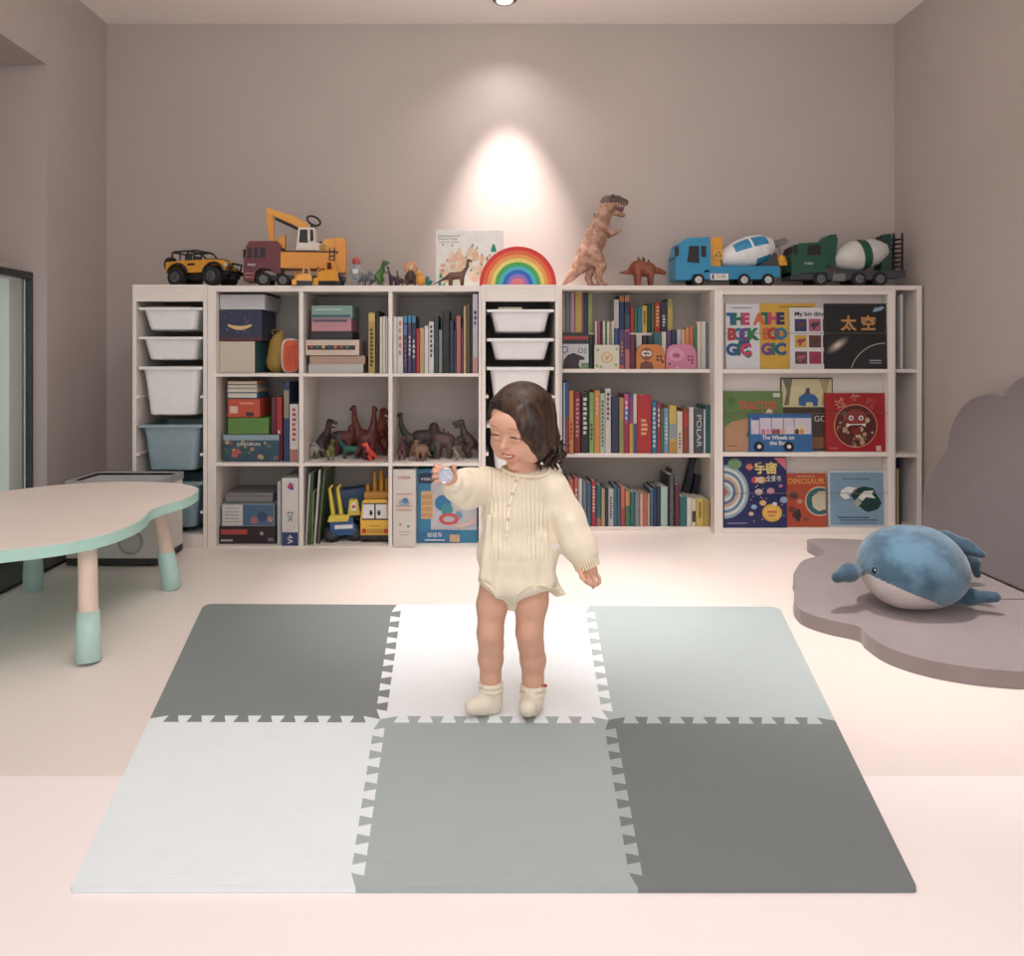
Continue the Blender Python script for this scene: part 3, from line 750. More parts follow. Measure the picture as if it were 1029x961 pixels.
def mixer(px0, D, label, rgb, drumrgb, S, rz, kind):
    k = D/F; X = lambda p: p-px0
    t = T('toy_mixer_truck', label, 'toy truck', (XW(px0+(4 if kind == 'blue' else 3), D+.03), D+.06, TB), None, rz)
    cm = M(rgb, .35, var=.03); dm = M(drumrgb, .4)
    blue = kind == 'blue'
    if blue:
        g = MB(k); g.prism([(X(675),7),(X(675),13),(X(706),14),(X(778),14),(X(778),9),(X(760),7)], -12, 12, cm); g.prism([(X(706),14),(X(708),20),(X(776),20),(X(778),14)], -12.5, 12.5, cm); g.build('chassis', t, bevel=.003)
        g = MB(k); g.prism([(X(672.5),6),(X(672.5),31),(X(676),43),(X(684),48),(X(707),49),(X(708),16),(X(702),16),(X(700),12),(X(690),12),(X(687),6)], -14, 14, cm); g.build('cab', t, bevel=.005)
        g = MB(k); g.prism([(X(684),24),(X(686),40),(X(696),40),(X(696),23)], -14.3, 14.3, BLK); g.prism([(X(698),29),(X(698),40),(X(703),40),(X(703),29)], -14.3, 14.3, BLK); g.prism([(X(672.1),28),(X(675.4),41),(X(676.4),41),(X(673.2),28)], -12, 12, BLK); g.build('cab_window', t)
        g = MB(k); g.box(X(671.5), X(675), -16.5, -14, 30, 39, BLK); g.build('side_mirror', t, bevel=.002)
        g = MB(k); g.prism([(X(709),20),(X(708.5),47),(X(712),50),(X(720),49.5),(X(721),40),(X(719),20)], -9, 9, M((240,166,48), .4)); g.build('water_tank', t, bevel=.005)
        g = MB(k); g.tube([(X(716)+4.5*math.cos(a*PI/10), -11, 31.5+4.5*math.sin(a*PI/10)) for a in range(20)], .9, M((236,200,110), .4), 6, closed=True)
        for i in range(3):
            a = 2*PI*i/3+.5; g.tube([(X(716),-11,31.5),(X(716)+4.4*math.cos(a),-11,31.5+4.4*math.sin(a))], .8, M((236,200,110), .4), 6)
        g.build('crank_wheel', t)
        g = MB(k); g.box(X(707.5), X(725.5), -13.4, -12.5, 6, 12.5, WHT); g.box(X(709), X(711), -13.6, -13.3, 7, 11.5, DG); g.text('2158', X(718), 9.4, 3, -13.6, DG); g.build('side_plate', t)
        a0, a1 = Vector((X(721),0,28)), Vector((X(774),0,42)); rr = [6.5,10,14.6,16,14.6,8.6]; tt = [0,.12,.36,.58,.82,1]; ds = 'chute'
        wx = (695.5, 741.5, 765.5); wr = 6.2; hub = WHT; dD = cm
        chute = [(X(772),46),(X(786),50),(X(790),46),(X(786),43),(X(779),41)]
    else:
        g = MB(k); g.prism([(X(789),7),(X(789),15),(X(905),16),(X(905),9),(X(860),6)], -11, 11, DG); g.build('chassis', t, bevel=.003)
        g = MB(k); g.prism([(X(789),10),(X(789),30),(X(792),39),(X(797),43),(X(824),44),(X(825),40),(X(824),14),(X(800),13)], -13.5, 13.5, cm); g.build('cab', t, bevel=.005)
        g = MB(k); g.prism([(X(804),31),(X(806),41),(X(818),41),(X(818),31)], -13.8, 13.8, BLK); g.prism([(X(788.6),28),(X(791.8),40),(X(792.8),40),(X(789.6),28)], -11, 11, BLK); g.build('cab_window', t)
        g = MB(k); g.text('MAN', X(806), 22.5, 3, -13.8, WHT, width=8); g.build('door_lettering', t)
        g = MB(k); g.box(X(790), X(794), -16, -13.5, 32, 41, BLK); g.build('side_mirror', t, bevel=.002)
        g = MB(k); g.prism([(X(824),20),(X(824),46),(X(829),52),(X(836),53),(X(838),48),(X(834),20)], -8, 8, cm); g.build('drum_bracket', t, bevel=.004)
        g = MB(k); g.box(X(830.5), X(843), -13.5, -10, 5, 12.5, GREY); g.build('tool_box', t, bevel=.002)
        g = MB(k)
        g.prism([(X(882),14),(X(884),52),(X(892),54),(X(893),14)], -7, 7, M((30,66,52), .5))
        for z in range(8): g.box(X(894), X(902), -9, 9, 15+z*4.6, 16.2+z*4.6, BLK)
        for x in (893.5, 902): g.box(X(x), X(x)+1.4, -9, -7.5, 10, 54, BLK); g.box(X(x), X(x)+1.4, 7.5, 9, 10, 54, BLK)
        g.build('rear_ladder', t)
        a0, a1 = Vector((X(837),0,27)), Vector((X(889),0,38)); rr = [6,11,15.8,16,13.2,8.5]; tt = [0,.12,.36,.52,.82,1]
        wx = (818.5, 857, 878); wr = 7.2; hub = GREY; dD = cm
        chute = [(X(884),44),(X(887),54),(X(899),52),(X(897),47),(X(891),44)]
    d = a1-a0; n = 32
    g = MB(k); L = 24; rows = []
    def rad(u):
        for i in range(len(tt)-1):
            if u <= tt[i+1]: return rr[i]+(rr[i+1]-rr[i])*(u-tt[i])/(tt[i+1]-tt[i])
        return rr[-1]
    ax = d.normalized(); up = Vector((0,1,0)).cross(ax).normalized(); sy = Vector((0,1,0))
    vs = []
    for i in range(L+1):
        u = i/L; c_ = a0+d*u; r_ = rad(u)
        for j in range(n): a = 2*PI*j/n; vs.append(tuple(c_+(up*math.sin(a)+sy*math.cos(a))*r_))
    fa, fb = [], []
    for i in range(L):
        for j in range(n):
            q = (i*n+j, i*n+(j+1)%n, (i+1)*n+(j+1)%n, (i+1)*n+j)
            u = i/L; b = j % 16
            if blue: pat = (6 <= i < 21 and ((j % 8) in (1,2,3,4)) and i not in (13,) and ((i < 13) == ((j//8) % 2 == 0) or i > 13))
            else: pat = 11 <= i < 15
            (fb if pat else fa).append(q)
    g.add(vs, fa, dm, True); g.add(vs, fb, dD, True)
    g.add(vs[:n], [tuple(range(n-1,-1,-1))], dm); g.add(vs[-n:], [tuple(range(n))], dm)
    g.build('drum', t)
    g = MB(k); g.prism(chute, -4, 4, M((126,122,120), .5)); g.build('chute', t, bevel=.002)
    if blue:
        g = MB(k); g.tube([(X(780),-2,44),(X(782),-2,33)], .7, GREY, 6); g.ell((X(783),-2,27), (5.4,4.5,6), M((240,166,48), .4), 16, 10); g.box(X(779), X(787), -6.8, -2, 21.5, 25.5, M((240,166,48), .4)); g.build('scoop_bucket', t)
        g = MB(k); g.prism([(X(757),20),(X(776),34),(X(776),20)], -9, 9, DG); g.build('drum_support', t)
    for x in wx:
        for y in (-11, 11): wheel(t, X(x), y, wr, 5.5, k, hub, 5, -1 if y < 0 else 1)
mixer(726, 3.84, 'blue toy concrete mixer with blue and white striped drum on the bookcase', (44,144,190), (236,236,234), 1, 0, 'blue')
mixer(846, 3.84, 'dark green toy cement mixer truck beside the right wall on bookcase', (28,86,66), (214,212,206), 1, 0, 'green')
# ---------------------------------------------------------------- rainbow
def rainbow():
    D = 3.52; k = D/F; cols = [('red',(226,50,48)),('orange red',(240,104,60)),('orange',(244,164,84)),('yellow',(244,222,120)),('green',(70,180,90)),('turquoise',(70,186,206)),('blue',(40,110,206)),('violet',(150,120,206)),('pink',(240,130,140))]
    ro = 38.2; st = 3.9
    for i, (nm, rgb) in enumerate(cols):
        r1 = ro-i*st; r0 = r1-st+.25; n = 40
        if i == len(cols)-1: r0 = 0
        g = MB(k); pts = [(r1*math.cos(PI*q/n), r1*math.sin(PI*q/n)) for q in range(n+1)]
        pts += [(r0*math.cos(PI*q/n), r0*math.sin(PI*q/n)) for q in range(n,-1,-1)] if r0 > 0 else []
        m = M(rgb, .6, var=.05, scale=20)
        if r0 > 0:
            N = n+1; vs = [(x,-8,z) for x,z in pts]+[(x,8,z) for x,z in pts]; M_ = 2*N; fs = []
            for q in range(n):
                fs += [(q,q+1,M_-2-q,M_-1-q)[::-1], (M_+q+1,M_+q,2*M_-1-q,2*M_-2-q)[::-1], (q,q+M_,q+1+M_,q+1), (N+q,N+q+M_,N+q+1+M_,N+q+1)]
            fs += [(0,M_-1,2*M_-1,M_), (N-1,N-1+M_,N+M_,N)]
            g.add(vs, fs, m)
        else: g.prism(pts, -8, 8, m)
        what = 'outermost' if i == 0 else 'solid innermost' if i == len(cols)-1 else 'nested'
        thing(g, 'rainbow_arch', f'{what} {nm} arch of the wooden rainbow on the shelf', 'toy block', (XW(520, D), D, TT), 'arches of the wooden rainbow', bevel=.0006, seg=1)
rainbow()
def poster():
    D = 3.74; k = D/F
    t = T('picture_book', 'large white picture book of dinosaurs propped upright left of the rainbow', 'book', (XW(470, D), D, TT))
    g = MB(k); w = 32
    g.box(-w, w+4, 0, 2.4, 0, 60, M((236,238,234), .5)); g.build('cover', t, bevel=.001)
    g = MB(k); rnd = random.Random(3)
    g.text('Dinosaurium', -19, 54, 2.4, -.05, M((50,50,50), .6), width=22); g.text('Museum Map', -20, 51, 2.2, -.05, M((60,60,60), .6), width=19); g.rect(-30,-8,47.6,48.1,-.05,M((130,130,130), .6))
    tones = [(232,190,160),(240,206,178),(226,214,180),(214,220,196),(238,224,200)]
    for i in range(70):
        a = rnd.uniform(0, PI); r = rnd.uniform(.3, 1); x = -2+27*r*math.cos(a); z = 8+34*r*math.sin(a)
        g.disc(x, z, rnd.uniform(1.5,4), -.05-i*.004, M(rnd.choice(tones), .7), 9, rnd.uniform(2,5))
    for i in range(26):
        x = rnd.uniform(-29, 28); z = rnd.uniform(10, 46); g.poly([(x-1,z),(x+1,z),(x+.2,z+3)], -.4, M(rnd.choice([(120,150,110),(90,130,110),(140,120,90)]), .7))
    for x, z, s_ in ((-28,2,5),(-24,1,4),(26,38,6),(-27,12,3.5)):
        g.poly([(x-s_*.5,z),(x+s_*.5,z),(x+s_*.25,z+s_),(x,z+s_*1.4),(x-s_*.25,z+s_)], -.42, M((40,150,130), .7))
    g.build('cover_art', t)
poster()
# ---------------------------------------------------------------- dinosaurs
def theropod(H):
    c = [[(-.55,.05,.0,.02),(-.36,.15,0,.05),(-.15,.33,0,.10)], [(-.14,.35,0,.12),(.0,.48,0,.135),(.09,.62,0,.10)], [(.09,.62,0,.09),(.13,.78,0,.07),(.17,.88,0,.075)],
         [(.17,.90,0,.08),(.36,.87,0,.05)], [(.17,.83,0,.05),(.32,.77,0,.028)]]
    m = [[(-.05,.36,.09,.11),(.05,.2,.10,.06),(-.03,.09,.10,.035),(.07,.025,.10,.03)], [(.10,.56,.08,.04),(.2,.50,.11,.022),(.25,.54,.11,.015)]]
    return c, m
def sauropod(H):
    c = [[(-.8,.06,0,.015),(-.45,.28,0,.06),(-.25,.36,0,.13)], [(-.25,.37,0,.14),(.08,.40,0,.14)], [(.12,.44,0,.10),(.28,.72,0,.055),(.30,.96,0,.042)], [(.30,.97,0,.048),(.43,.93,0,.032)]]
    m = [[(-.26,.34,.08,.075),(-.27,.03,.09,.05)], [(.10,.34,.08,.07),(.11,.03,.09,.048)]]
    return c, m
def stego(H):
    c = [[(-1.0,.42,0,.02),(-.6,.45,0,.08),(-.3,.55,0,.2)], [(-.3,.55,0,.24),(.15,.52,0,.22)], [(.2,.5,0,.13),(.55,.48,0,.09),(.75,.42,0,.07)]]
    m = [[(-.28,.4,.16,.12),(-.28,.04,.18,.07)], [(.22,.4,.15,.10),(.22,.04,.17,.06)]]
    return c, m
def tricera(H):
    c = [[(-.9,.18,0,.02),(-.5,.4,0,.10),(-.3,.5,0,.2)], [(-.3,.52,0,.23),(.15,.52,0,.23)], [(.25,.52,0,.16),(.5,.46,0,.15),(.74,.32,0,.06)], [(.52,.52,.07,.03),(.72,.78,.09,.008)], [(.52,.52,-.07,.03),(.72,.78,-.09,.008)], [(.68,.44,0,.03),(.76,.58,0,.008)], [(.34,.62,0,.16),(.28,.82,0,.14)]]
    m = [[(-.26,.4,.16,.11),(-.26,.05,.18,.07)], [(.20,.4,.15,.10),(.20,.05,.17,.065)]]
    return c, m
def dino(kind, label, px, hpx, D, zb, rgb, alt, flip=False, rz=0, mouth=None, group=None, plates=None, name='toy_dinosaur', wpx=None, spots=28):
    k = D/F; H = hpx*k; c, m = kind(1)
    S = SDF(max(.0014, H/60), H*.035)
    sx = -1 if flip else 1; wsc = 1 if wpx is None else wpx
    P = lambda q: (q[0]*H*sx*wsc, q[2]*H, q[1]*H)
    for ch in c: S.chain([(P(q), q[3]*H) for q in ch])
    for ch in m:
        for s_ in (1,-1): S.chain([(P((q[0]+.02*s_,q[1],q[2]*s_)), q[3]*H) for q in ch])
    mt = M(rgb, .55, alt=alt, altscale=spots, bump=.3, bscale=240)
    t = T(name, label, 'toy dinosaur', (XW(px, D), D, zb+.001), group, rz)
    o = S.build('body', mt, t)
    hx = .24 if kind is theropod else .34 if kind is sauropod else .70 if kind is stego else .55
    hz = .92 if kind is theropod else .985 if kind is sauropod else .46 if kind is stego else .52
    hw = .066 if kind is theropod else .04 if kind is sauropod else .065 if kind is stego else .13
    for s_ in (-1, 1): MB(H).ell((hx*sx*wsc, s_*hw, hz), .017, M((20,16,12), .2), 8, 6).build('eye', t)
    if mouth: MB(H).prism([(.17*sx*wsc,.845),(.36*sx*wsc,.80),(.37*sx*wsc,.84)], -.042, .042, M(mouth, .5)).build('mouth', t)
    if plates:
        for i in range(6):
            x = -.62+i*.19; z = [.5,.64,.76,.78,.72,.6][i]; s_ = [.09,.13,.16,.15,.12,.08][i]
            MB(H).prism([((x-s_*.6)*sx*wsc,z-.05),((x-s_*.2)*sx*wsc,z+s_),((x+s_*.5)*sx*wsc,z+s_*.4),((x+s_*.5)*sx*wsc,z-.05)], -.02+.03*(i%2), .0+.03*(i%2), M(plates, .6)).build('plate', t, bevel=.0008)
    return t
g1 = 'toy dinosaurs on the shelf top'
dino(sauropod, 'brown long-necked toy dinosaur standing before the white picture book', 461, 27, 3.50, TL, (124,88,70), (96,68,56), wpx=1.15, group=g1)
dino(theropod, 'bright green toy dinosaur standing upright on the shelf top', 382, 26, 3.49, TL, (78,120,52), (50,88,42), group=g1, rz=-.4)
dino(sauropod, 'dark purple long-necked toy dinosaur, taller, right of the green one', 394.5, 19, 3.49, TL, (52,34,52), (70,46,66), flip=True, group=g1, wpx=.8, rz=.5)
dino(sauropod, 'tiny dark olive long-necked toy dinosaur beside the purple one', 402, 15, 3.50, TL, (56,50,34), (76,66,44), flip=True, group=g1, wpx=.6)
dino(tricera, 'small slate grey horned toy dinosaur beside the silver robot figure', 369, 15.5, 3.49, TL, (84,90,98), (112,112,120), group=g1, wpx=.75)
dino(stego, 'rust brown plated toy dinosaur at the big dinosaur’s feet'.replace('’',"'"), 648, 33, 3.88, TB, (150,84,60), (122,62,44), plates=(120,66,50), group=g1, wpx=.78)
def figure(px, D, label, hpx, bodyc, headc, shirt, name='toy_figure', cat='toy figure'):
    k = D/F; H = hpx*k; S = SDF(max(.0012, H/60), H*.04)
    S.ell((0,0,H*.83), (H*.15,H*.13,H*.15)); S.build
    t = T(name, label, cat, (XW(px, D), D, TL+.001))
    b = SDF(max(.0012, H/60), H*.04)
    b.chain([((0,0,H*.35), H*.13), ((0,0,H*.62), H*.15)])
    for s_ in (-1,1): b.chain([((s_*H*.08,0,H*.33), H*.07), ((s_*H*.10,0,H*.06), H*.06)]); b.chain([((s_*H*.14,0,H*.62), H*.05), ((s_*H*.24,-H*.05,H*.42), H*.04)])
    b.build('body', M(bodyc, .5, var=.1), t); 
    h = SDF(max(.0012, H/60), H*.03); h.ell((0,0,H*.86), (H*.15,H*.13,H*.15)); h.ell((0,-H*.12,H*.83), H*.04); h.build('head', M(headc, .5), t)
    for s_ in (-1,1): MB(H).ell((s_*.05,-.125,.88), .018, BLK, 8, 6).build('eye', t)
    MB(H).box(-.10,.10,-.17,-.14,.42,.58, M(shirt, .5)).build('chest_panel', t, bevel=.001)
figure(358, 3.50, 'silver grey toy robot figure with a red head on shelf top', 29, (150,156,160), (190,90,70), (210,212,212))
def lion():
    D = 3.50; k = D/F; H = 24*k
    t = T('toy_lion', 'dark brown toy with tan maned head beside the orange duck', 'toy animal', (XW(412.5, D), D, TL+.001), rz=.2)
    b = SDF(.0016, .006); b.ell((0,0,H*.33), (H*.24,H*.2,H*.26)); b.chain([((0,0,H*.4), H*.16), ((0,-.004,H*.62), H*.12)])
    for x in (-.15,.15): b.chain([((x*H,-.02,H*.2), H*.08), ((x*H,-.03,H*.05), H*.06)])
    b.build('body', M((70,42,40), .6, var=.1), t)
    h = SDF(.0016, .004)
    for i in range(9): a = 2*PI*i/9; h.ell((H*.2*math.cos(a), 0, H*.76+H*.18*math.sin(a)), H*.1)
    h.ell((0,0,H*.76), (H*.22,H*.14,H*.2)); h.build('mane', M((206,150,110), .7, var=.1), t)
    f = SDF(.0016, .004); f.ell((0,-H*.13,H*.74), (H*.12,H*.08,H*.12)); f.ell((0,-H*.2,H*.70), H*.06); f.build('face', M((226,186,150), .6), t)
    for s_ in (-1,1): MB(H).ell((s_*.05,-.21,.79), .018, BLK, 8, 6).build('eye', t)
lion()
def duck(px, hpx, label, rgb, beak, name, D=3.485, head=None, cat='toy animal'):
    k = D/F; H = hpx*k
    t = T(name, label, cat, (XW(px, D), D, TL+.001), rz=.3)
    b = SDF(.0014, .006); b.ell((0,0,H*.34), (H*.34,H*.28,H*.34)); b.ell((-H*.12,0,H*.78), (H*.22,H*.2,H*.22)); b.chain([((H*.2,0,H*.35), H*.15), ((H*.44,0,H*.5), H*.05)])
    b.build('body', M(rgb, .5, var=.06), t)
    bk = SDF(.001, .003); bk.ell((-H*.34,0,H*.75), (H*.12,H*.09,H*.05)); bk.build('beak', M(beak, .5), t)
    for s_ in (-1,1): MB(H).ell((-.22,s_*.17,.84), .03, BLK, 8, 6).build('eye', t)
duck(423, 15, 'orange yellow toy duck between the brown lion and teal duck', (234,160,56), (150,70,40), 'toy_duck')
duck(430.5, 9.5, 'tiny teal toy duck nearest the white picture book', (22,120,112), (220,210,200), 'toy_duck')
def trex():
    D = 3.88; k = D/F; zb = TB
    t = T('toy_tyrannosaur', 'tall tan tyrannosaur toy standing upright right of the rainbow', 'toy dinosaur', (XW(598, D), D, zb+.001))
    S = SDF(.0022, .016); P = lambda x, z, y=0: ((x-598)*k, y*k, z*k)
    S.chain([(P(566,2),.4*k*4), (P(574,10),4.2*k), (P(584,22),8*k), (P(592,32),11.5*k)])
    S.chain([(P(592,33),12*k), (P(598,48),11*k), (P(602,60),8.5*k), (P(606,70),7.5*k), (P(610,80),8*k)])
    S.chain([(P(611,84),7.8*k), (P(620,86),5.6*k), (P(628,84.5),3.6*k)], k=.006)
    S.cap(P(609,77), P(618,74.5), 5*k, 3*k, k=.004); S.cap(P(618,74.5), P(626,72), 3.2*k, 2.4*k, k=.004)
    S.ell(P(615,90,-3.5), 2.4*k, k=.004); S.ell(P(615,90,3.5), 2.4*k, k=.004)
    for s_ in (-1,1):
        dx = 0 if s_ < 0 else -8
        S.chain([(P(596+dx*.4,32,5*s_),9*k), (P(603+dx,20,6.5*s_),5.5*k), (P(600+dx,9,6.5*s_),3.4*k), (P(602+dx,3.5,6.5*s_),3.2*k)], k=.008)
        for a in (-2.2, 0, 2.2): S.cap(P(602+dx,2.4,6.5*s_+a*.4), P(609+dx,1.6,6.5*s_+a), 1.9*k, 1.1*k, k=.003)
        S.chain([(P(608,58,5*s_),3.2*k), (P(613,52,7*s_),2.0*k), (P(619,54,7.5*s_),1.6*k)], k=.006)
        for a in (-1,1): S.cap(P(619,54,7.5*s_), P(623,56+a,7.5*s_+a), 1.1*k, .6*k, k=.002)
    tan = M((192,152,128), .6, alt=(146,108,88), altscale=34, bump=.6, bscale=120); br = M((112,88,76), .6, alt=(84,68,60), altscale=30, bump=.6, bscale=120)
    def pick(q):
        x = q[:,0]/k+598; z = q[:,2]/k
        back = (z > 83+.5*np.sin(q[:,0]*300)) & (x > 603)
        return back.astype(int)
    S.build('body', [tan, br], t, pick=pick)
    MB(k).ell((16.5,-6.6,89), 1.1, BLK, 8, 6).build('eye', t); MB(k).ell((16.5,6.6,89), 1.1, BLK, 8, 6).build('eye', t)
    g = MB(k); g.prism([(12,78),(28,76),(29,80),(14,82)], -2.6, 2.6, M((110,44,44), .5)); g.build('mouth', t)
    g = MB(k)
    for s_ in (-1,1):
        for i in range(6): x = 15+i*2.3; g.add([(x-.6,s_*3-.0,81),(x+.6,s_*3,81),(x,s_*3,78.6),(x,s_*2.4,81)], [(0,1,2),(0,2,3),(1,3,2),(0,3,1)], WHT)
    g.build('teeth', t)
    for i, (x, z) in enumerate(((577,22),(583,36),(588,48),(593,60),(598,72))):
        MB(k).prism([(x-598-1,z-3),(x-598-1.4,z+1.5),(x-598+2,z+1.5),(x-598+4,z-2)], -.8, .8, br).build('back_spike', t)
trex()
# ---------------------------------------------------------------- dinosaurs in the cubbies
g2 = 'toy dinosaurs in the middle row cubbies'; Z2 = ZL[1]
dino(theropod, 'dark purple-brown toy dinosaur with open jaws, tallest at cubby left side', 326, 40, 3.64, Z2, (66,46,52), (48,34,40), group=g2, mouth=(200,180,170), rz=-.5)
dino(stego, 'pale bone-coloured small toy dinosaur lying low at left corner of cubby', 317, 18, 3.60, Z2, (150,146,134), (96,90,80), group=g2, plates=(210,204,196), wpx=.6)
dino(theropod, 'olive yellow small toy dinosaur before the dark purple one', 332.5, 23, 3.53, Z2, (128,124,70), (92,92,52), group=g2, rz=-1.0)
dino(sauropod, 'green long-bodied toy dinosaur with lowered neck, middle of the cubby', 350, 25, 3.60, Z2, (30,104,74), (30,70,100), group=g2, wpx=1.3, flip=True)
dino(tricera, 'dark red-brown horned toy dinosaur behind the green one', 347, 32, 3.735, Z2, (120,66,60), (92,46,44), group=g2, wpx=.8)
dino(sauropod, 'red-brown long-necked toy dinosaur with raised head behind red one', 364, 50, 3.70, Z2, (124,56,44), (96,44,38), group=g2, flip=True, wpx=.55)
dino(sauropod, 'thin dark maroon toy dinosaur with straight neck left of roaring one', 371, 52, 3.60, Z2, (104,42,42), (78,36,38), group=g2, wpx=.35, rz=.5)
dino(theropod, 'rust orange roaring toy dinosaur, tallest, at the right of middle cubby', 381, 50, 3.70, Z2, (140,66,48), (108,50,40), group=g2, mouth=(226,206,190), rz=-.9)
dino(theropod, 'bright red toy dinosaur crouching low in front of roaring one', 372, 19, 3.52, Z2, (206,62,54), (230,90,72), group=g2, flip=True, rz=.3, wpx=1.1)
dino(sauropod, 'grey-brown long-necked toy dinosaur, leftmost in the cubby beside toddler', 413, 44, 3.66, Z2, (70,66,54), (50,56,48), group=g2, flip=True, wpx=.8)
dino(theropod, 'pinkish brown small toy dinosaur before the grey-brown long-necked one', 404, 25, 3.55, Z2, (118,72,74), (88,54,58), group=g2, rz=-1.2)
dino(tricera, 'tan horned toy dinosaur sitting low at front of right dinosaur cubby', 422, 22, 3.53, Z2, (136,106,80), (104,76,58), group=g2, wpx=.6, flip=True)
dino(tricera, 'dark crested toy dinosaur behind the tan horned one', 429, 36, 3.66, Z2, (66,50,50), (50,42,42), group=g2, wpx=.7)
dino(theropod, 'small dark green toy dinosaur between crested and mauve ones', 436, 28, 3.60, Z2, (44,62,52), (34,46,40), group=g2, rz=.4)
dino(stego, 'mauve brown spiny-backed toy dinosaur in centre of right cubby', 447, 33, 3.62, Z2, (104,76,70), (80,62,58), group=g2, plates=(96,66,62), wpx=.7)
dino(theropod, 'large dark brown toy dinosaur with curved head at cubby right end', 470, 40, 3.62, Z2, (84,68,58), (62,52,44), group=g2, flip=True, rz=.3)
dino(theropod, 'tiny grey toy dinosaur between the spiny and large brown ones', 459, 14, 3.53, Z2, (150,140,124), (104,94,80), group=g2, flip=True)
# ---------------------------------------------------------------- toy vehicles in the lower cubby
def blue_digger():
    D = 3.50; k = D/F
    t = T('toy_loader', 'blue and yellow toy loader truck with raised arms in the lower cubby', 'toy truck', (XW(341, D), D+.10, ZL[2]+.0005), rz=math.radians(12))
    BL = M((34,92,150), .4); YL = M((222,200,70), .4)
    g = MB(k); g.box(-12, 12, -15, 14, 7, 17, BL); g.prism([(-13,12),(-14,22),(-10,25),(9,25),(11,12)], -17, -9, BL); g.box(-9, 9, -17.6, -17, 14, 18, WHT); g.build('body', t, bevel=.004)
    g = MB(k); g.prism([(2,24),(-2,50),(22,52),(22,30),(14,24)], -2, 16, M((28,72,118), .4)); g.build('tipper', t, bevel=.003)
    for x in (-10, -2): MB(k).tube([(x,-14,24),(x-2,-13,40),(x-4,-12,54),(x-1,-12,58)], [2.4,2.2,1.8,1.2], YL, 8).build('lift_arm', t)
    g = MB(k); g.prism([(-16,22),(-14,28),(6,28),(4,22)], -20, -14, YL); g.build('yellow_bumper', t, bevel=.003)
    g = MB(k); g.prism([(4,26),(6,42),(14,42),(17,26)], -12, 0, YL); g.prism([(7,31),(8,39),(12,39),(13,31)], -12.4, 0.2, WHT); g.disc(10,35,1.8,-12.6,M((200,60,50), .5)); g.build('cabin', t, bevel=.002)
    for x in (-12, 12):
        for y in (-11, 9): wheel(t, x, y, 8.2, 7, k, DG, 5, -1 if y < 0 else 1)
blue_digger()
def face_bus():
    D = 3.50; k = D/F
    t = T('toy_bus', 'yellow toy vehicle with cartoon eyes on its windscreen in lower cubby', 'toy truck', (XW(376, D), D+.03, ZL[2]+.0005))
    YL = M((240,186,66), .35)
    g = MB(k); g.prism([(-14.5,5),(-15,22),(-13,41),(-11,43),(11,43),(13,41),(14.5,22),(14,5)], 0, 34, YL); g.build('body', t, bevel=.006, seg=3)
    g = MB(k); g.prism([(-12.5,24),(-11.5,38.5),(-.8,38.5),(-.8,24)], -.5, .5, WHT); g.prism([(12.5,24),(11.5,38.5),(.8,38.5),(.8,24)], -.5, .5, WHT); g.box(-.8,.8,-.4,.3,23,39,BLK); g.box(-13.2,13.2,-.3,.4,22.6,24,BLK); g.box(-12.3,12.3,-.3,.4,38.5,39.6,BLK)
    g.build('windscreen', t)
    g = MB(k); g.disc(-4,30,1.7,-.6,BLK,16,2.8); g.disc(4,30,1.7,-.6,BLK,16,2.8); g.disc(-3.6,31.2,.5,-.7,WHT,8); g.disc(4.4,31.2,.5,-.7,WHT,8); g.build('cartoon_eyes', t)
    g = MB(k); g.box(-14.8,14.8,-1.6,2,2.5,7,BLK); g.build('bumper', t, bevel=.002)
    for x in (-11, 11): MB(k).tube([(x,-1.2,11.5),(x,.2,11.5)], 2.3, M((196,50,40), .3), 14).build('headlight', t)
    g = MB(k); g.box(-8,8,-.4,.2,9,13.5,M((200,150,50), .4)); g.box(-6,6,-.3,.3,16,17,M((200,140,40), .5)); g.build('grille', t)
    OC = M((196,140,50), .5)
    g = MB(k); g.box(-12,13,5,30,43.1,50,OC); g.build('roof_platform', t, bevel=.003)
    for x, y, h in ((-9,10,56),(-2,12,68),(5,10,70),(10,14,62),(0,22,58)): MB(k).tube([(x,y,50),(x,y,h),(x+.5,y,h+1)], [2.4,2.0,1.2], OC, 8).build('roof_post', t)
    for x in (-11, 11):
        for y in (7, 27): wheel(t, x, y, 5, 5, k, DG, 5, -1)
face_bus()
TONE[:] = [.84, .86]
# ================================================================ books and boxes on the shelves
PAL = {'pale blue':(176,206,226),'blue':(44,96,164),'orange':(236,150,74),'tan':(206,172,120),'dark red':(150,30,40),'red':(208,40,44),'black':(30,30,32),'lime green':(136,196,96),
 'green and white':(196,212,190),'white':(230,226,220),'patterned white':(222,216,214),'navy':(40,52,84),'olive':(160,156,90),'multicoloured':(196,80,140),'cream':(232,220,196),'teal blue':(34,130,170),
 'green':(66,134,84),'light blue':(120,162,200),'yellow':(230,196,86),'red-brown':(160,70,50),'dark grey':(78,82,90),'teal':(40,116,120),'dark green':(34,66,50),'coral':(226,110,92),'grey-blue':(118,138,158),
 'crimson':(190,44,72),'steel blue':(70,110,146),'light grey':(196,198,200),'peach':(230,180,150),'mauve':(170,120,140),'mint':(176,206,196),'brown':(120,84,60),'ochre':(196,160,80),'purple':(92,60,120),
 'maroon':(112,40,56),'pink':(230,160,180),'grey':(140,142,144),'magenta':(186,60,110),'lilac':(206,190,214),'turquoise':(64,170,190),'yellow-green':(180,186,100),'dark blue':(30,60,110),'rose':(200,110,110)}
PAGES = M((224,216,200), .9, var=.05, stretch=(1,1,1), scale=80)
seen = {}
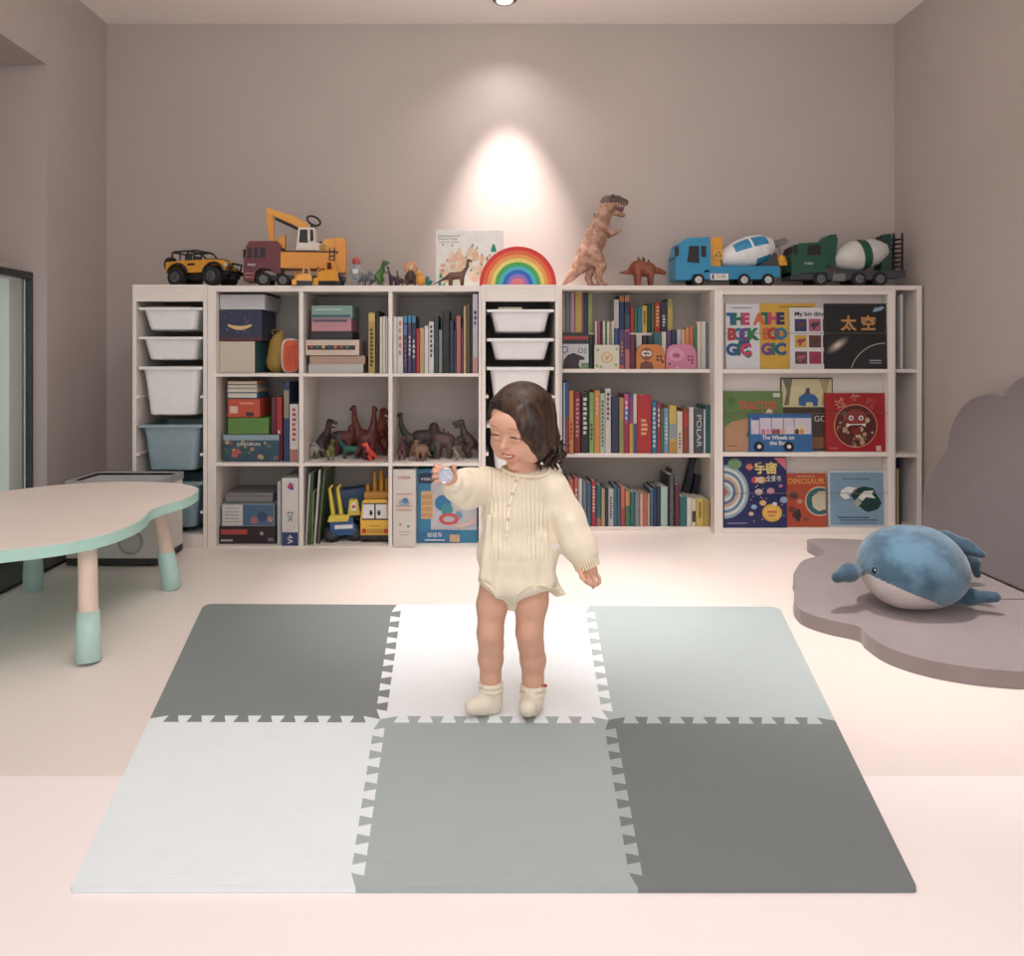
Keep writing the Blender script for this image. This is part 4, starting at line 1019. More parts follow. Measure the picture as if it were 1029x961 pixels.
def book(x0, x1, top, base, D, zb, cname, label, group, depth=.17, deco=None, deco2=None, lean=0, set_back=0, rgb=None, marks=None, title=None, tcol=None):
    k = D/F; w = (x1-x0)*k-.0006; h = (base-top)*k; d = depth
    DD = D+set_back
    m = M(rgb or PAL[cname], .45, var=.05, scale=18)
    g = MB(); bt = min(.0022, w*.2); r = min(.003, w*.18)
    xs = -w/2; xe = w/2
    # rounded spine plus two boards
    prof = [(xs, d), (xs, r), (xs+r*.3, r*.3), (xs+r, 0), (xe-r, 0), (xe-r*.3, r*.3), (xe, r), (xe, d), (xe-bt, d), (xe-bt, .004), (xs+bt, .004), (xs+bt, d)]
    g.slab(prof, 0, h, m)
    if deco:                                                # (from, to, colour) as fractions of height
        for a, b, c in deco: g.rect(xs+r*.6, xe-r*.6, h*a, h*b, -.0004, M(c, .45))
    if marks:                                               # column of small printed marks
        c, a, b, n = marks; mm = M(c, .5); hh = h*(b-a)/n
        for i in range(n):
            z0 = h*a+i*hh+hh*.18; g.rect(-w*.22, w*.22*(1 if i % 3 else .6), z0, z0+hh*.62, -.0007, mm)
    if title: g.text(title, 0, h*.5, w*.52, -.0009, M(tcol, .5), rot=-PI/2, width=h*.72)
    o = g.build('book', None, (XW((x0+x1)/2, DD) if set_back == 0 else XW((x0+x1)/2, D)+0, DD, zb))
    if lean: o.rotation_euler = (0, lean, 0)
    tag(o, label, 'book', group)
    MB().box(xs+bt+.0002, xe-bt-.0002, .0045, d-.004, .003, h-.003, PAGES).build('page_block', o)
    return o
def row(spec, base, D, zb, where, group, depth=.17, set_back=0):
    """spec: (x0, x1, top, colour name, options)"""
    names = [s[3] for s in spec]
    for i, s in enumerate(spec):
        o = dict(s[4]) if len(s) > 4 else {}
        lab = o.pop('label', None)
        if not lab:
            l = names[i-1] if i else None; r = names[i+1] if i+1 < len(spec) else None
            hgt = base-s[2]; wd = 'thick ' if s[1]-s[0] > 6.5 else 'thin ' if s[1]-s[0] < 3.6 else ''
            if l and r: lab = f'{wd}{names[i]} book between the {l} and {r} ones, {where}'
            elif r: lab = f'{wd}{names[i]} book left of the {r} one, leftmost in {where}'
            else: lab = f'{wd}{names[i]} book right of the {l} one, rightmost in {where}'
        words = lab.split()
        if lab in seen: print('DUP BOOK', lab)
        seen[lab] = 1
        book(s[0], s[1], s[2], base, D, zb, s[3], lab, group, o.pop('depth', depth), set_back=set_back, **o)
Wm = (236,232,226); Bm = (40,40,44)
DBk = DB+.02
# --- bookcase, middle row
row([(566,568,380,'pale blue'),(568,571.4,379,'blue',dict(deco=[(0,.5,(196,44,44))],label='blue and red book at left end of the bookcase middle row')),
 (571.6,576.6,388,'orange',dict(marks=((190,60,40),.2,.5,4))),(577,583.5,389,'dark red',dict(marks=((226,160,160),.25,.9,9))),
 (583.8,592,390,'black',dict(marks=(Wm,.3,.93,8),label='thick black book with white characters on its spine, bookcase middle row')),
 (592.3,597,390,'lime green',dict(marks=(Bm,.2,.5,4))),(597.2,603,388,'orange',dict(marks=((236,200,160),.6,.9,4))),
 (603.2,608,391,'green and white',dict(marks=((70,90,70),.1,.9,12))),(608.2,614,386,'patterned white',dict(marks=((120,60,60),.5,.95,6))),
 (614.5,622,394,'navy'),(622.3,627,395,'olive',dict(deco=[(.6,.98,(206,150,90))])),
 (627.2,632,391.5,'multicoloured',dict(deco=[(.0,.5,(190,40,50)),(.55,.75,(60,110,190)),(.75,.98,(220,80,130))],marks=(Wm,.55,.9,4))),
 (632.2,636.2,391.5,'blue',dict(deco=[(.0,.5,(226,170,60)),(.5,.95,(150,60,140))])),
 (636.4,640,391.5,'cream',dict(deco=[(.0,.5,(50,80,140))])),(640.2,654.6,392.5,'red',dict(marks=((244,190,120),.3,.6,4),label='very thick red box-set spine, widest in the bookcase middle row')),
 (655,660,399,'teal blue',dict(marks=(Wm,.1,.9,9))),(660.2,664,400,'crimson',dict(marks=(Wm,.5,.9,4))),(664.2,667,406,'green'),
 (667.2,672,406,'light blue',dict(marks=(Wm,.2,.8,7))),(672.5,680,403,'yellow',dict(deco=[(.3,.62,(150,170,180)),(.0,.25,(210,150,70))])),
 (680.3,686,409,'cream',dict(marks=((150,110,90),.1,.5,5))),(686.3,692,406,'red-brown',dict(deco=[(.6,.9,(206,60,50))])),
 (692.5,697.2,405,'white'),(697.5,707,406,'dark grey',dict(title='POLAR',tcol=(226,226,226),label='dark grey book with the word POLAR down its spine')),
 (707.2,709,407,'white'),(709.2,714,403,'teal')], 451, DBk, ZB[1], 'bookcase middle row', 'books in the bookcase middle row')
# --- bookcase, bottom row
row([(567.5,571,484,'navy'),(571.3,576.5,482,'coral'),(577,581,481,'coral',dict(marks=(Wm,.2,.8,6),label='coral book with white marks next to narrow white spine, bookcase bottom row')),(581.3,585,482,'white'),(585.3,589.5,485,'grey-blue',dict(deco=[(.0,.3,(200,70,70))])),
 (589.8,594,486,'steel blue'),(594.3,599,484,'crimson',dict(marks=(Wm,.3,.9,8))),(599.3,604,488,'teal',dict(deco=[(.0,.2,(206,110,80))])),
 (604.3,608,492,'tan'),(608.2,611,491,'navy'),(611.3,616.7,492,'light grey',dict(marks=((90,90,120),.2,.8,8))),(617,620,489,'steel blue'),
 (620.2,623.4,491,'teal'),(623.8,628,490,'coral',dict(deco=[(.0,.45,(190,60,80))])),(628.3,633,492,'green',dict(deco=[(.55,.95,(230,150,70))])),(633.3,638,495,'teal'),
 (638.3,642.7,496,'grey'),(643,646.6,497,'peach'),(646.8,650.4,497,'rose'),(650.6,653,497,'tan'),(653.3,656.6,492,'steel blue'),(656.8,660,490,'dark blue'),(660.2,663.6,490,'navy'),
 (664,671,490,'mint'),(671.3,678,478,'black',dict(label='spiral-bound black notebook standing on bookcase bottom row')),(678.3,683,488,'maroon'),(683.3,690,500,'teal'),
 (690.3,695,501,'white'),(695.2,699.3,502,'cream',dict(deco=[(.15,.55,(60,66,70))])),(699.6,707,502,'yellow',dict(marks=((120,90,40),.3,.9,7))),(707.2,713.5,503,'ochre')],
 529.6, DBk, ZB[2], 'bookcase bottom row', 'books in the bookcase bottom row')
def spiral():
    k = DBk/F; o = [q for q in C.objects if q.get('label','').startswith('spiral-bound')][0]
    for i in range(1):
        g = MB()
        h = 51*k
        for j in range(24): z = h*(j+.5)/24; g.tube([(.014*math.cos(a)*.6, -.001+.006*math.sin(a)-.004, z) for a in [2*PI*q/8 for q in range(8)]], .0014, SIL, 4, closed=True)
        g.build('spiral_binding', o)
spiral()
# books lying tilted behind the bottom row
def slanted(px, D, zb, w, h, d, rgb, lean, label, group):
    k = D/F; g = MB(); m = M(rgb, .5)
    g.box(0, w*k, 0, d, 0, h*k, m)
    o = g.build('book', None, (XW(px, D), D, zb), bevel=.001); o.rotation_euler = (0, lean, 0); tag(o, label, 'book', group)
    MB().box(.002, w*k-.002, .003, d-.003, h*k, h*k+.0012, PAGES).build('page_block', o)
g3 = 'dark books leaning behind the bottom row'
slanted(663, 3.99, ZB[2], 4, 52, .06, (60,48,56), math.radians(10), 'dark maroon book leaning behind the mint one in bookcase bottom row', g3)
slanted(680, 3.99, ZB[2], 5, 66, .05, (34,38,52), math.radians(14), 'tall black-blue book leaning highest above the bottom row spines', g3)
slanted(690, 3.99, ZB[2], 5, 46, .05, (30,36,58), math.radians(12), 'shorter navy book leaning right behind the yellow spines', g3)
# --- bookcase, top row: front books, riser with back row
zrl, zrr = ZW(334.5, 3.93), ZW(334.5, 3.93)
rs = MB().box(XW(566,3.93), XW(700,3.93), 3.92, 4.062, ZB[0], zrr-.0006, white)
thing(rs, 'shelf_riser', 'white riser block at the back of bookcase top row', 'riser', (0,0,0))
kB = 3.93
def brow(spec, where, grp): row(spec, 334.5, kB, zrr, where, grp, depth=.12)
brow([(564.9,568,294,'tan'),(568.2,573,294.5,'grey-blue'),(573.2,577.6,294,'pink'),(577.9,585,293.5,'yellow'),(585.2,586.6,294,'rose'),(586.8,590.7,294.5,'dark blue'),(590.9,595.5,294,'yellow-green')],
  'raised row at bookcase upper left', 'books in the raised back row at left')
brow([(617,622,301,'white'),(622.3,627.3,297,'dark blue',dict(deco=[(.83,.99,(226,140,80))])),(627.5,633,297,'navy',dict(deco=[(.83,.99,(226,150,90)),(.1,.5,(50,90,110))])),(633.3,637.3,308,'red'),(637.5,640.4,309,'green'),
 (640.7,645,308,'teal blue'),(645.2,650.4,307,'yellow',dict(marks=(Bm,.3,.8,6))),(650.7,654.4,305,'dark green'),(654.6,657.4,304,'green'),(657.7,663.8,304,'red',dict(marks=((240,220,120),.2,.9,6))),
 (664,670.4,304,'navy',dict(marks=(Wm,.2,.6,4))),(670.8,676,300,'yellow-green',dict(deco=[(0,.75,(226,190,80))]))], 'raised row above orange box', 'books in the raised back row above orange box')
DF_ = DB+.06
row([(592.5,595,336,'dark green'),(595.2,597.4,336,'black')], 370.6, DF_, ZB[0], 'pair beside dinosaur book', 'narrow books beside dinosaur book', depth=.05)
row([(598,600,322.5,'cream'),(600.2,603.4,323,'magenta'),(603.6,605.6,323,'dark green'),(605.8,608.2,322.5,'cream',dict(label='second cream spine between dark green and green thin books, above lion card')),(608.4,609.8,323,'green'),(610,612.4,323,'white'),(612.6,614.6,323,'olive'),(614.8,617.2,322.5,'patterned white'),(617.6,622,330,'blue')],
  370.6, DF_, ZB[0], 'small row above lion card', 'thin books above the lion card', depth=.05)
row([(622.4,627.6,331,'purple',dict(deco=[(.0,.1,(200,90,60))],marks=((200,130,90),.3,.7,4))),(627.8,633,331,'rose',dict(deco=[(.5,.95,(90,50,110))])),(633.3,638,336,'maroon')], 370.6, DF_-.03, ZB[0], 'group left of orange box', 'purple books left of the orange box', depth=.08)
row([(639.3,645,336,'patterned white'),(645.2,651,337,'black'),(651.2,657,337,'navy'),(657.2,664.8,334,'teal'),(665,669.5,333.5,'cream'),(669.8,674.6,332,'purple'),(674.8,679.8,331.5,'navy'),
 (680.2,684.4,331,'light grey'),(684.6,688.6,331,'peach'),(688.8,692.8,329,'orange'),(693,696.8,328,'coral'),(697,700.2,328,'green'),(700.6,704.8,323,'cream'),(705,709.4,323,'white'),(709.8,715.2,324,'grey-blue')],
  370.6, DF_, ZB[0], 'right half of bookcase top row', 'books on right half of bookcase top row', depth=.05)
# front facing covers on the top row
def front_book(px0, px1, top, base, D, zb, th, label, name='book', cat='book', rgb=(230,226,220), bevel=.002, pts=None, lean=0, group=None):
    k = D/F; w = (px1-px0)*k/2; h = (base-top)*k
    o = None
    g = MB()
    if pts: g.prism([(x*w, z*h) for x, z in pts], 0, th, M(rgb, .4, var=.02))
    else:
        m = M(rgb, .4, var=.02); b = min(.0025, th*.2)
        g.box(-w, w, 0, b, 0, h, m); g.box(-w, w, th-b, th, 0, h, m); g.box(-w, -w+b, b, th-b, 0, h, m)
    o = g.build(name, None, (XW((px0+px1)/2, D), D, zb), bevel=0 if not pts else bevel); tag(o, label, cat, group)
    if lean: o.rotation_euler = (lean, 0, 0)
    if not pts: MB().box(-w+b, w-.002, b+.0001, th-b-.0001, .002, h-.002, PAGES).build('page_block', o)
    return o, w, h, k
def art(o): return MB()
o, w, h, k = front_book(565.5, 591.5, 334, 370.6, DB+.035, ZB[0], .02, 'dinosaur picture book facing out, black and red top, bookcase upper left', rgb=(36,32,34))
g = MB(k); e = -.0006/k
g.rect(-13,13,29.5,33,e,M((196,44,50),.4)); g.rect(-13,13,0,25,e,M((214,216,220),.4)); g.text('OS', 6.5, 18, 5, e*2, M((60,40,90),.4)); g.text('O', -11, 19, 7, e*2, M((60,90,160),.4))
g.poly([(-13,0),(-12,9),(-8,14),(-2,16),(3,14),(8,12),(9,9),(4,9),(3,4),(5,0)], e*3, M((52,40,40),.5)); g.rect(5,13,0,6,e*2,M((120,150,110),.5)); g.build('cover_art', o)
o, w, h, k = front_book(597.5, 622.3, 346.5, 370.6, DB+.03, ZB[0], .02, 'cream square book with a small lion face on its cover', rgb=(234,228,206))
g = MB(k); e = -.0006/k
g.disc(0,11.5,6.2,e,M((236,196,120),.5),20,5.6); g.disc(0,11.5,4.4,e*2,M((244,222,180),.5),18); g.disc(-1.6,12.6,.6,e*3,BLK,8); g.disc(1.6,12.6,.6,e*3,BLK,8); g.disc(0,10.6,1.0,e*3,M((190,110,70),.5),8)
for x,z in ((-10,3),(9,4),(-9,19),(10,20),(-6,2)): g.disc(x,z,1.6,e,M((170,190,120),.5),8)
g.build('cover_art', o)
arch = [(-1,0),(-1,.55),(-.93,.78),(-.78,.92),(-.5,1),(.5,1),(.78,.92),(.93,.78),(1,.55),(1,0)]
o, w, h, k = front_book(639.2, 668.2, 346, 370.6, DB+.03, ZB[0], .03, 'orange rounded board book with a monkey face', rgb=(232,134,60), pts=arch)
g = MB(k); e = -.0006/k
g.disc(-4,15,6.2,e,M((150,84,54),.5),20); g.disc(-6.2,15.5,3,e*2,M((240,226,206),.5),14); g.disc(-1.8,15.5,3,e*2,M((240,226,206),.5),14); g.disc(-6,15.5,1,e*3,BLK,8); g.disc(-2,15.5,1,e*3,BLK,8)
g.poly([(-11,0),(-10,6),(-4,8.5),(2,6),(3,0)], e, M((130,76,56),.5))
for x,z in ((7,9),(10.5,9),(7,12.5),(10.5,12.5),(12.5,7)): g.disc(x,z,1.3,e,M((80,40,40),.5),10)
g.build('cover_art', o)
o, w, h, k = front_book(669.4, 699.8, 346, 370.6, DB+.03, ZB[0], .03, 'pink rounded board book with a pig snout', rgb=(226,130,164), pts=arch)
g = MB(k); e = -.0006/k
g.disc(-5,14.5,8,e,M((240,160,190),.5),24,6.5); g.disc(-5,13.5,4.2,e*2,M((210,96,140),.5),18,2.8); g.disc(-6.4,13.5,.8,e*3,M((130,50,80),.5),8); g.disc(-3.6,13.5,.8,e*3,M((130,50,80),.5),8)
for x,z in ((7.5,9),(11,9),(7.5,12.5),(11,12.5),(11,6)): g.disc(x,z,1.3,e,M((140,70,100),.5),10)
g.disc(-11.5,5,1.2,e,M((90,40,70),.5),8); g.disc(-4,1.6,2,e,M((240,190,210),.5),10,.8); g.build('cover_art', o)
# plush on the back of the middle row
# books in the narrow right-hand bay
row([(901.5,904.3,297,'grey'),(904.6,907.6,296,'white')], 371, DB+.04, ZB[0], 'narrow right bay top', 'books in the narrow bay, top', depth=.2)
row([(901,903.6,474,'tan'),(903.8,906,462,'navy')], 530, DB+.06, ZB[2], 'narrow right bay bottom', 'books in the narrow bay, bottom', depth=.18)
row([(901,904,430,'dark grey')], 456.2, DB+.10, ZB[1], '', '', depth=.12) if False else None
# --- cubby upper right: book row
DC = DL+.02
DCs = 3.475
row([(370,377,314,'ochre',dict(marks=(Bm,.1,.75,10),deco=[(.85,.98,(230,190,90))],label='mustard yellow book with dark lettering in the top middle cubby')),(377.6,381,312,'black'),(381.4,384.4,318,'cream'),(384.6,387.2,317.5,'white'),(387.4,389.8,318,'light grey')],
   374.8, DCs, ZL[0], 'top middle cubby', 'books in the top middle cubby', depth=.2)
row([(395,399,318,'white'),(399.2,405,318,'white',dict(marks=((222,120,90),.3,.95,5),label='white book with orange marks down its spine, top right cubby')),(405.3,409.6,317,'navy',dict(deco=[(.88,1,(60,150,190)),(.66,.84,(96,120,170))],marks=((150,90,140),.1,.6,6))),
 (409.8,413.6,317,'purple',dict(deco=[(.88,1,(60,150,190))],marks=(Wm,.3,.66,5))),(413.8,418,317,'navy',dict(deco=[(.88,1,(60,150,190))],marks=(Wm,.25,.6,4),label='navy and turquoise-topped book next to thin red one, top right cubby')),
 (418.3,421.6,330,'red'),(421.8,426.2,329,'tan'),(426.4,430.6,327,'white'),(430.8,436,323,'white',dict(marks=(Bm,.3,.95,7),label='white book with black marks and ragged top, top right cubby')),(436.2,440.8,317,'teal',dict(rgb=(40,66,70))),
 (441,444.4,331,'grey'),(444.7,451.8,312,'black'),(452.1,456,322,'navy'),(456.2,458.4,331,'dark green'),(458.6,463,317,'rose'),(463.2,465.6,329,'maroon'),(465.8,468.4,307,'tan'),(468.6,472.4,305,'olive',dict(rgb=(92,74,50))),
 (472.6,474.6,309,'black'),(474.8,480.4,295,'lilac',dict(deco=[(.0,.2,(206,140,130)),(.2,.5,(190,196,190))],marks=(Bm,.6,.8,3),label='tallest lilac white book at right end of top right cubby'))],
   374.8, DCs, ZL[0], 'top right cubby', 'books in the top right cubby', depth=.2)
# ---------------------------------------------------------------- boxes in the left cubbies
def carton(px0, px1, top, base, D, zb, depth, rgb, label, name='box', cat='box', side=None, art=None, group=None, rz=0, bevel=.0015, lid=None):
    """a closed box; base/top in pixels at D"""
    k = D/F; w = (px1-px0)/2; h = base-top
    g = MB(k); dp = depth/k
    g.box(-w, w, 0, dp, 0, h*(1-(lid or 0)), M(rgb, .45, var=.03))
    if side: g.add([(w+.06,0.3,0.3),(w+.06,dp,0.3),(w+.06,dp,h-.3),(w+.06,.3,h-.3)], [(0,1,2,3)], M(side, .5))
    o = g.build(name, None, (XW((px0+px1)/2, D), D, zb), bevel=bevel); tag(o, label, cat, group); o.rotation_euler = (0,0,rz)
    if lid: MB(k).box(-w-.4, w+.4, -.4, dp, h*(1-lid)+.05, h, M(rgb, .4, var=.03)).build('lid', o, bevel=bevel)
    if art:
        a = MB(k); art(a, w, h, -.0006/k); a.build('printed_panel', o)
    return o
zA = ZL[0]; D1 = 3.50; s1 = D1/F
def up(base_px, y): return zA   # helper left for clarity
def zpx(z0, base, y, D): return z0+(base-y)*D/F     # height of pixel row y above a level whose contact row is base
def banana(a, w, h, e):
    a.rect(-w, w, 0, 3, e, M((110,40,50),.5)); pts = [(-12+2*i, 11+((i-6)/6.0)**2*4) for i in range(13)]+[(12-2*i, 15+((i-6)/6.0)**2*2) for i in range(13)]
    a.poly(pts, e*2, M((240,206,130),.5))
    rnd = random.Random(5)
    for i in range(24): a.disc(rnd.uniform(-w+2,w-2), rnd.uniform(6,h-2), rnd.uniform(.5,1.3), e, M(rnd.choice([(90,90,150),(120,60,110),(60,110,150)]),.5), 7)
carton(220, 256, 343, 375, D1, zA, .26, (222,208,186), 'cream storage box with lid under the navy game box, top left cubby', side=(40,110,120), bevel=.004)
carton(219, 263, 311.5, 342.5, D1, zpx(zA,375,342.6,D1), .24, (46,50,84), 'navy game box with a yellow banana shape, top left cubby', art=banana)
carton(221, 266, 295.8, 311, D1, zpx(zA,375,311.1,D1), .26, (206,204,210), 'light grey flat box topmost in the top left cubby stack', bevel=.002)
g = MB(D1/F).box(-22,24,0,50,0,1.6,M((40,38,40),.5)); thing(g, 'folder', 'black flat folder lying on the light grey box, top left cubby', 'folder', (XW(244,D1), D1, zpx(zA,375,295.6,D1)), bevel=.0008)
def pouch():
    k = 3.60/F; S = SDF(.003, .02); S.ell((0,0,20*k), (10*k,7*k,19*k)); S.ell((-2*k,0,10*k), (10*k,8*k,10*k)); S.cap((1*k,0,36*k),(4*k,0,41*k),3*k,2*k)
    t = T('toy_pouch', 'mustard yellow soft pouch leaning beside the orange round toy', 'pouch', (XW(277,3.60), 3.64, zA+.001)); S.build('pouch_body', M((206,160,70), .8, var=.08, bump=.3), t)
    MB(k).tube([(-4,-1,37),(-6,-1,42),(0,-1,44),(5,-1,41)], .8, M((170,120,50),.7), 6).build('drawstring', t)
    k = 3.50/F
    t = T('toy_drum', 'bright orange and white ribbed toy standing in the top left cubby', 'toy', (XW(290.5,3.5), 3.51, zA+.0005))
    OR = M((244,92,40), .35)
    g = MB(k); g.prism([(9.5*.98*math.copysign(abs(math.cos(a))**.6, math.cos(a)), 17.5+17.3*math.copysign(abs(math.sin(a))**.6, math.sin(a))) for a in [2*PI*i/40 for i in range(40)]], 3, 26, WHT); g.build('shell', t, bevel=.003)
    g = MB(k); g.prism([(8.3*math.copysign(abs(math.cos(a))**.6, math.cos(a))+1.2, 17.5+16*math.copysign(abs(math.sin(a))**.6, math.sin(a))) for a in [2*PI*i/40 for i in range(40)]], 0, 3, OR); g.build('front_shell', t, bevel=.004)
    for i in range(4): MB(k).prism([(-3.2+i*3,7),(-4.0+i*3,17),(-3.2+i*3,28),(-2.2+i*3,28),(-3.0+i*3,17),(-2.2+i*3,7)], -.8, .2, M((226,70,30),.4)).build('rib', t)
pouch()
# middle left cubby
zA2 = ZL[1]
def scene_art(a, w, h, e):
    a.rect(-w+.5, w-.5, .6, h-.6, e, M((46,84,104),.5)); a.rect(-w+.5, w-.5, h-6, h-.6, e*2, M((150,176,190),.5)); rnd = random.Random(9)
    for i in range(34): a.disc(rnd.uniform(-w+3,w-3), rnd.uniform(2,h-7), rnd.uniform(.8,2.6), e*3-i*.002, M(rnd.choice([(60,110,80),(170,80,70),(210,150,120),(40,70,80),(90,130,110),(190,170,90)]),.5), 8)
    a.poly([(-20,5),(-18,11),(-12,13),(-9,9),(-13,8),(-14,4)], e*6-.2, M((206,90,80),.5)); a.text('DINOSAURS', -2, 17.5, 3, e*9-.2, WHT)
carton(224, 281, 434.5, 462, D1, zA2, .26, (44,76,96), 'jigsaw box with dinosaurs in a swamp, bottom of middle left stack', art=scene_art)
def org_art(a, w, h, e):
    a.rect(-w+2,-w+10,4,11,e,M((240,200,180),.5)); a.rect(2,10,1,5,e,M((60,40,40),.5)); a.rect(-w+12,w-6,13,15,e,M((250,150,110),.5))
carton(229, 270, 417.6, 434, D1, zpx(zA2,462,434.4,D1), .22, (96,150,58), 'lime green game box in the middle left cubby stack')
carton(229, 261, 398.6, 417, D1, zpx(zA2,462,417.4,D1), .22, (222,80,48), 'orange red game box above the lime green one', art=org_art)
for i, (ya, yb, c, l) in enumerate(((392.6,398.2,(60,120,160),'thin blue book lying on the orange red game box'),(388.3,392.2,(226,196,160),'thin cream book lying on the thin blue one'),(384.6,388,(150,170,180),'thin grey-blue book lying near the top of middle left stack'),(380.8,384.3,(206,130,90),'thin orange brown book lying topmost in middle left stack'))):
    k = D1/F; g = MB(k).box(-14.5,15.5,0,40,0,yb-ya,M(c,.5)); o = thing(g, 'book', l, 'book', (XW(243,D1), D1, zpx(zA2,462,yb+.15,D1)), 'books lying flat in middle left cubby', bevel=.0005)
    MB(k).box(-13.5,14.9,-.06,39,.6,yb-ya-.6,PAGES).build('page_block', o)
row([(272.6,277.6,398,'maroon'),(277.8,283.6,397.5,'red',dict(marks=(Wm,.1,.5,4)))], 462, D1+.02, zA2, 'middle left cubby', 'red books in the middle left cubby', depth=.2)
row([(284.8,290.8,382,'dark blue',dict(deco=[(.55,.9,(160,140,110))])),(291,300,404,'white',dict(marks=((206,70,80),.35,.95,7),deco=[(.0,.22,(190,120,110))],label='thick white book with red letters on spine, middle left cubby'))], 462, D1-.01, zA2, 'middle left cubby', 'upright books in middle left cubby', depth=.2)
# bottom left cubby
zA3 = ZL[2]
def red_art(a, w, h, e):
    a.rect(-w+2, 0, h-8, h-3, e, M((206,70,66),.5)); a.rect(-w+2,-w+14,2.5,4.5,e,M((190,190,190),.5)); a.disc(w-14,h-7,2,e,M((206,170,120),.5),10); a.rect(w-8,w-2,3,6,e,M((120,120,150),.5))
carton(220, 277, 532, 549.5, D1, zA3, .26, (44,28,34), 'black board game box with a red strip at bottom of left stack', art=red_art)
def clear_art(a, w, h, e):
    a.rect(-w+.6, -w+21, .8, h-1, e, M((226,222,220),.5)); a.rect(-w+21,w-1,.8,h-1,e,M((70,110,150),.4))
    for i in range(5): a.rect(-w+3, -w+17, 4+3.4*i, 5+3.4*i, e*2, M((170,165,165),.6))
    a.disc(6,6,4,e*3,M((180,110,110),.5),12); a.disc(14,10,5,e*2,M((50,80,120),.5),12); a.disc(22,7,3,e*3,M((200,140,130),.5),12)
carton(223, 276, 509, 531.6, D1, zpx(zA3,549.5,531.8,D1), .24, (150,160,170), 'white and blue printed plastic box on the black board game box', art=clear_art)
carton(226, 274, 499, 508.6, D1+.02, zpx(zA3,549.5,508.8,D1), .22, (142,138,138), 'grey translucent lidded container on top of the lower left stack', lid=.35, bevel=.004)
row([(278.4,282.2,486,'light grey')], 550, D1-.02, zA3, 'bottom left cubby', 'white spines in bottom left cubby', depth=.22) if False else None
book(278.4, 282.4, 486, 550, D1-.02, zA3, 'light grey', 'thin light grey folder left of tall white box, bottom left cubby', 'tall spines in bottom left cubby', depth=.22)
o = book(283, 299.8, 484, 552, D1-.035, zA3, 'white', 'tall white book with navy base, bottom left cubby', 'tall spines in bottom left cubby', depth=.24, deco=[(.0,.2,(44,66,120))])
k = (D1-.035)/F
g = MB(k); g.text('DK', 0, 29, 5.5, -.3, M((40,40,50),.5), rot=-PI/2); g.text('4A', 0, 6.5, 5.5, -.3, WHT, rot=-PI/2); g.poly([(-3,59),(0,64),(4,61),(1,56)], -.3, M((200,50,110),.5)); g.poly([(-1,57),(3,60),(4,56)], -.4, M((60,60,160),.5)); g.build('spine_lettering', o)
# bottom middle cubby: thin green books leaning
g5 = 'thin upright books in bottom middle cubby'
for i, (x, tp, c, ln, l) in enumerate(((306.5,478,(190,190,176),3,'thin pale book at the left wall of bottom middle cubby'),(309.3,476,(70,100,60),3,'thin dark green book, second from left in bottom middle cubby'),(312.2,496,(110,140,70),2,'short light green book in bottom middle cubby'),(315,474,(214,214,202),4,'thin white book leaning right in bottom middle cubby'),(318.6,474,(90,110,70),5,'thin green book nearest the toy loader'))):
    slanted(x, 3.48+.004*i, zA3, 1.9, 549-tp, .24, c, math.radians(ln), l, g5)
# bottom right cubby: two toy boxes
def haba(a, w, h, e):
    a.text('HABA', 0, h-8, 3.6, e, M((206,50,50),.5), width=12); a.disc(0,44,9.5,e,M((236,212,200),.5),24,9); a.disc(0,44,6,e*2,M((150,180,206),.5),20,4); a.disc(1,46,3,e*3,M((90,130,180),.5),12)
    for z in (52,40,36): a.rect(-8,8,z,z+1,e*3,M((220,150,140),.5))
    a.rect(-6,6,14,15,e,M((190,180,176),.5)); a.rect(-4,4,11,12,e,M((190,180,176),.5)); a.disc(-4,22,1.5,e,M((220,150,120),.5),8); a.disc(4,20,1.5,e,M((120,150,180),.5),8)
carton(395, 417.6, 473, 550, DL-.005, zA3, .2, (232,222,214), 'tall white toy box with red lettering, left of the blue toy box', name='toy_box', cat='box', art=haba)
def vt(a, w, h, e):
    B_ = M((34,124,180),.4)
    a.rect(-w+14,w-1,13,h-1,e,M((206,204,210),.4)); a.rect(-w+4,-w+16,24,h-22,e*2,M((232,190,130),.4))
    for i in range(4): a.rect(-w+5,-w+15,26+i*6,30+i*6,e*3,M((224,160,100),.4))
    a.poly([(-w+2,h-14),(-w+2,h-5),(-w+8,h-3.5),(-w+18,h-4),(-w+20,h-9),(-w+14,h-14.5)], e*3, M((20,40,90),.4)); a.text('vtech', -w+11, h-9.5, 4, e*5, WHT, width=14)
    a.disc(-w+26, 40, 8, e*3, M((40,130,190),.4), 22); a.disc(-w+30,34,6,e*4,M((60,150,170),.4),18)
    for q in range(24):
        a0, a1 = 2*PI*q/24, 2*PI*(q+1)/24; c = (-w+32, 24)
        a.poly([(c[0]+10*math.cos(a0),c[1]+6*math.sin(a0)),(c[0]+10*math.cos(a1),c[1]+6*math.sin(a1)),(c[0]+6*math.cos(a1),c[1]+3*math.sin(a1)),(c[0]+6*math.cos(a0),c[1]+3*math.sin(a0))], e*6, M((226,84,84),.4))
    a.disc(-w+42,28,4,e*5,M((120,160,190),.4),14); a.poly([(-w+30,18),(-w+50,20),(w-1,30),(w-1,20),(-w+44,15)], e*7, M((236,200,190),.5))
    a.poly([(-w,0.5),(-w,9),(-w+14,13),(-w+30,13.5),(-w+44,10),(-w+44,.5)], e*8, B_); a.text('碰碰车', -w+18, 8, 3.6, e*9, WHT); a.rect(-w+8,-w+28,2.6,3.6,e*9,WHT); a.rect(-w+33,-w+43,1,8.5,e*9,M((226,180,130),.4))
